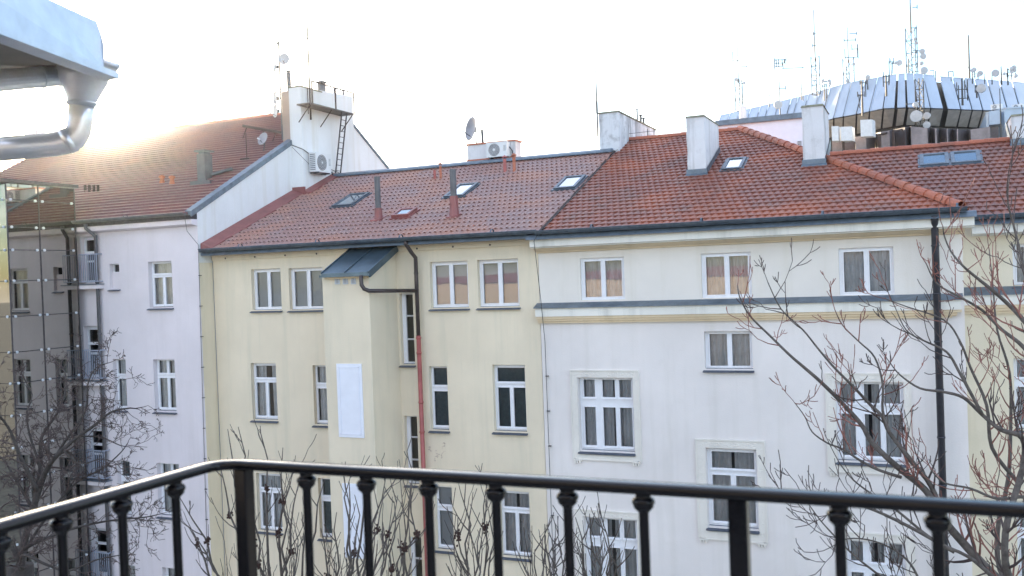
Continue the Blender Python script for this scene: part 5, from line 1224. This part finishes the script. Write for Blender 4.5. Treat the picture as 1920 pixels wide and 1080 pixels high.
tk.build('trunk', 'bark_grey', t, True); tw.build('crown', ['twig_dark', 'twig_red'], t)
# --- dark gnarled tree at the left
t = thing('bare_tree', 'dark gnarled bare tree with dense fine twigs before the glass shaft', 'tree'); rr = random.Random(23); tk = MB(); tw = MB(); DT = 17.
root = RD(20, 1400, DT); root = Vector((root.x, root.y, 0)); crotch = RD(38, 1060, DT)
tk.tube([root, root.lerp(crotch, .5), crotch], [.34, .28, .22], 14)
LB = [([(44, 1020), (62, 955), (83, 890), (104, 857), (142, 822), (178, 797), (210, 772), (245, 765)], 0, .14, .016, 0),
      ([(60, 960), (75, 880), (78, 820), (110, 770), (125, 720), (118, 690)], .4, .08, .012, 1),
      ([(70, 920), (40, 860), (20, 810), (0, 780), (-30, 740)], -.4, .07, .014, -.5),
      ([(45, 1030), (110, 1000), (160, 985), (215, 975), (270, 970), (295, 965)], -.6, .07, .010, .5),
      ([(60, 1010), (110, 940), (150, 900), (190, 880), (225, 850), (240, 830)], .5, .06, .010, .4),
      ([(104, 857), (120, 830), (160, 770), (165, 720), (180, 690), (205, 680)], .2, .05, .009, .4),
      ([(83, 890), (60, 830), (50, 780), (60, 740), (45, 710)], .6, .05, .010, .4),
      ([(40, 1060), (0, 980), (-20, 900), (-30, 860)], -.6, .09, .02, 0),
      ([(62, 955), (30, 900), (5, 860), (-20, 850)], .2, .06, .012, .3),
      ([(45, 1040), (90, 1060), (130, 1070), (180, 1050), (230, 1040)], -.9, .06, .010, 0),
      ([(150, 818), (190, 820), (225, 835), (245, 838)], .2, .03, .008, .2),
      ([(120, 845), (150, 870), (190, 860), (220, 870)], -.2, .03, .008, .2)]
for pts2, dd, r0, r1, dr in LB:
    limb(tk, tw, pts2, DT+dd, r0*.6, r1*.8, rr, dens=6.5, tl=.55, depth=3, drift=dr, up_=.05, wig=.42, seg=.08, kids=(2, 4), spread=1.3, base=[crotch] if pts2[0][1] > 1000 else None, rmin=.0045)
tk.build('trunk', 'bark_dark', t, True); tw.build('crown', 'twig_dark', t)
# --- slender upright trees along the bottom
def upright(label, fork, tips, D, seed, seeds_=6, r0=.06, mat='twig_grey'):
    t = thing('slender_tree', label, 'tree', 'slender bare trees below the railing'); rr = random.Random(seed); tk = MB(); tw = MB(); sd_ = MB()
    Fp = RD(fork[0], fork[1], D); root = Vector((Fp.x, Fp.y, 0)); tk.tube([root, root.lerp(Fp, .6)+Vector((.08, 0, 0)), Fp], [r0*1.8, r0*1.4, r0*.9], 10)
    for (x, y) in tips:
        dd = rr.uniform(-1.2, 1.2); T = RD(x, y, D+dd); mid = Fp.lerp(T, .45)+Vector(((T.x-Fp.x)*.18, 0, -.1)); n = 9; Q = []
        for i in range(n+1):
            s = i/n; Q.append(Fp*(1-s)**2+mid*2*s*(1-s)+T*s*s+Vector((rr.gauss(0, .04), rr.gauss(0, .04), 0)))
        rs = [(r0*.24)*(1-s/n)**.7+.006 for s in range(n+1)]; tk.tube(Q, rs, 6)
        for i in range(3, n+1):
            for _ in range(rr.choice((0, 0, 1, 1, 2))):
                ax = (Q[i]-Q[i-1]).normalized(); q = ax.orthogonal(); q.rotate(Matrix.Rotation(rr.uniform(0, 6.28), 3, ax))
                grow(tw, Q[i-1].lerp(Q[i], rr.random()), ax+q*rr.uniform(.35, .7), rr.uniform(.35, .95)*(1.15-i/n*.5), .010, 1, rr, .5, .10, .12, (0, 2), rmin=.005, spread=.5)
        if rr.random() < seeds_/len(tips):
            c = Q[rr.randint(5, n-1)]
            sd_ = MB()
            for _ in range(26): p = c+Vector((rr.gauss(0, .022), rr.gauss(0, .022), rr.gauss(0, .032))); s = rr.uniform(.016, .024); sd_.lathe(p, [(.001, -s), (s, 0), (.001, s)], (rr.random(), rr.random(), 1), 5)
            sd_.build('seed_cluster', 'seed_brown', t)
    tk.build('trunk', 'bark_grey', t, True); tw.build('crown', mat, t)
upright('slender upright tree with seed clusters behind the corner post, between pink and yellow walls', (520, 1260), [(342, 930), (352, 985), (372, 1000), (415, 870), (432, 805), (446, 800), (490, 805), (527, 840), (538, 890), (470, 930), (450, 960), (555, 900), (575, 960), (600, 900), (500, 1000), (560, 1010)], 15, 3, 9, .11)
upright('slender upright tree crossing the lower white blind panel', (640, 1230), [(600, 990), (625, 960), (650, 905), (662, 890), (672, 930), (690, 880), (700, 960), (722, 920), (712, 890), (735, 1000), (745, 930)], 13.5, 8, 4, .08)
upright('thin tree reaching up beside the red downpipe', (735, 1200), [(735, 940), (768, 905), (778, 880), (720, 1000), (750, 1010)], 12.5, 9, 4, .06)
upright('small sparse tree before the lower yellow wall windows', (900, 1220), [(852, 970), (872, 905), (880, 960), (900, 990), (908, 910), (920, 1010), (862, 1040)], 13, 14, 3, .06)
upright('small sparse tree at the seam of yellow and white walls', (1040, 1240), [(1012, 1010), (1025, 985), (1037, 968), (1050, 1010), (1060, 1040), (990, 1050), (1000, 1030)], 13.5, 15, 1, .06)
upright('small sparse tree before the lowest triple window', (1125, 1230), [(1080, 970), (1092, 1020), (1110, 960), (1118, 1000), (1140, 975), (1150, 1030), (1130, 1030)], 12.5, 16, 2, .06)

# ================================================================== haze volume added for the glow round the sun
if True:
    hb = MB(); hb.box((-160, -40, -1), (90, 175, 75)); m = bpy.data.materials.new('glow_haze'); m.use_nodes = True; nt = m.node_tree; nt.nodes.clear()
    MAT['glow_haze'] = m; o_ = nt.nodes.new('ShaderNodeOutputMaterial'); v = nt.nodes.new('ShaderNodeVolumePrincipled')
    v.inputs['Color'].default_value = (.93, .95, 1, 1); v.inputs['Density'].default_value = .0002; v.inputs['Anisotropy'].default_value = .93
    nt.links.new(v.outputs[0], o_.inputs['Volume']); tag(hb.build('glow_haze', 'glow_haze'), kind='stuff')
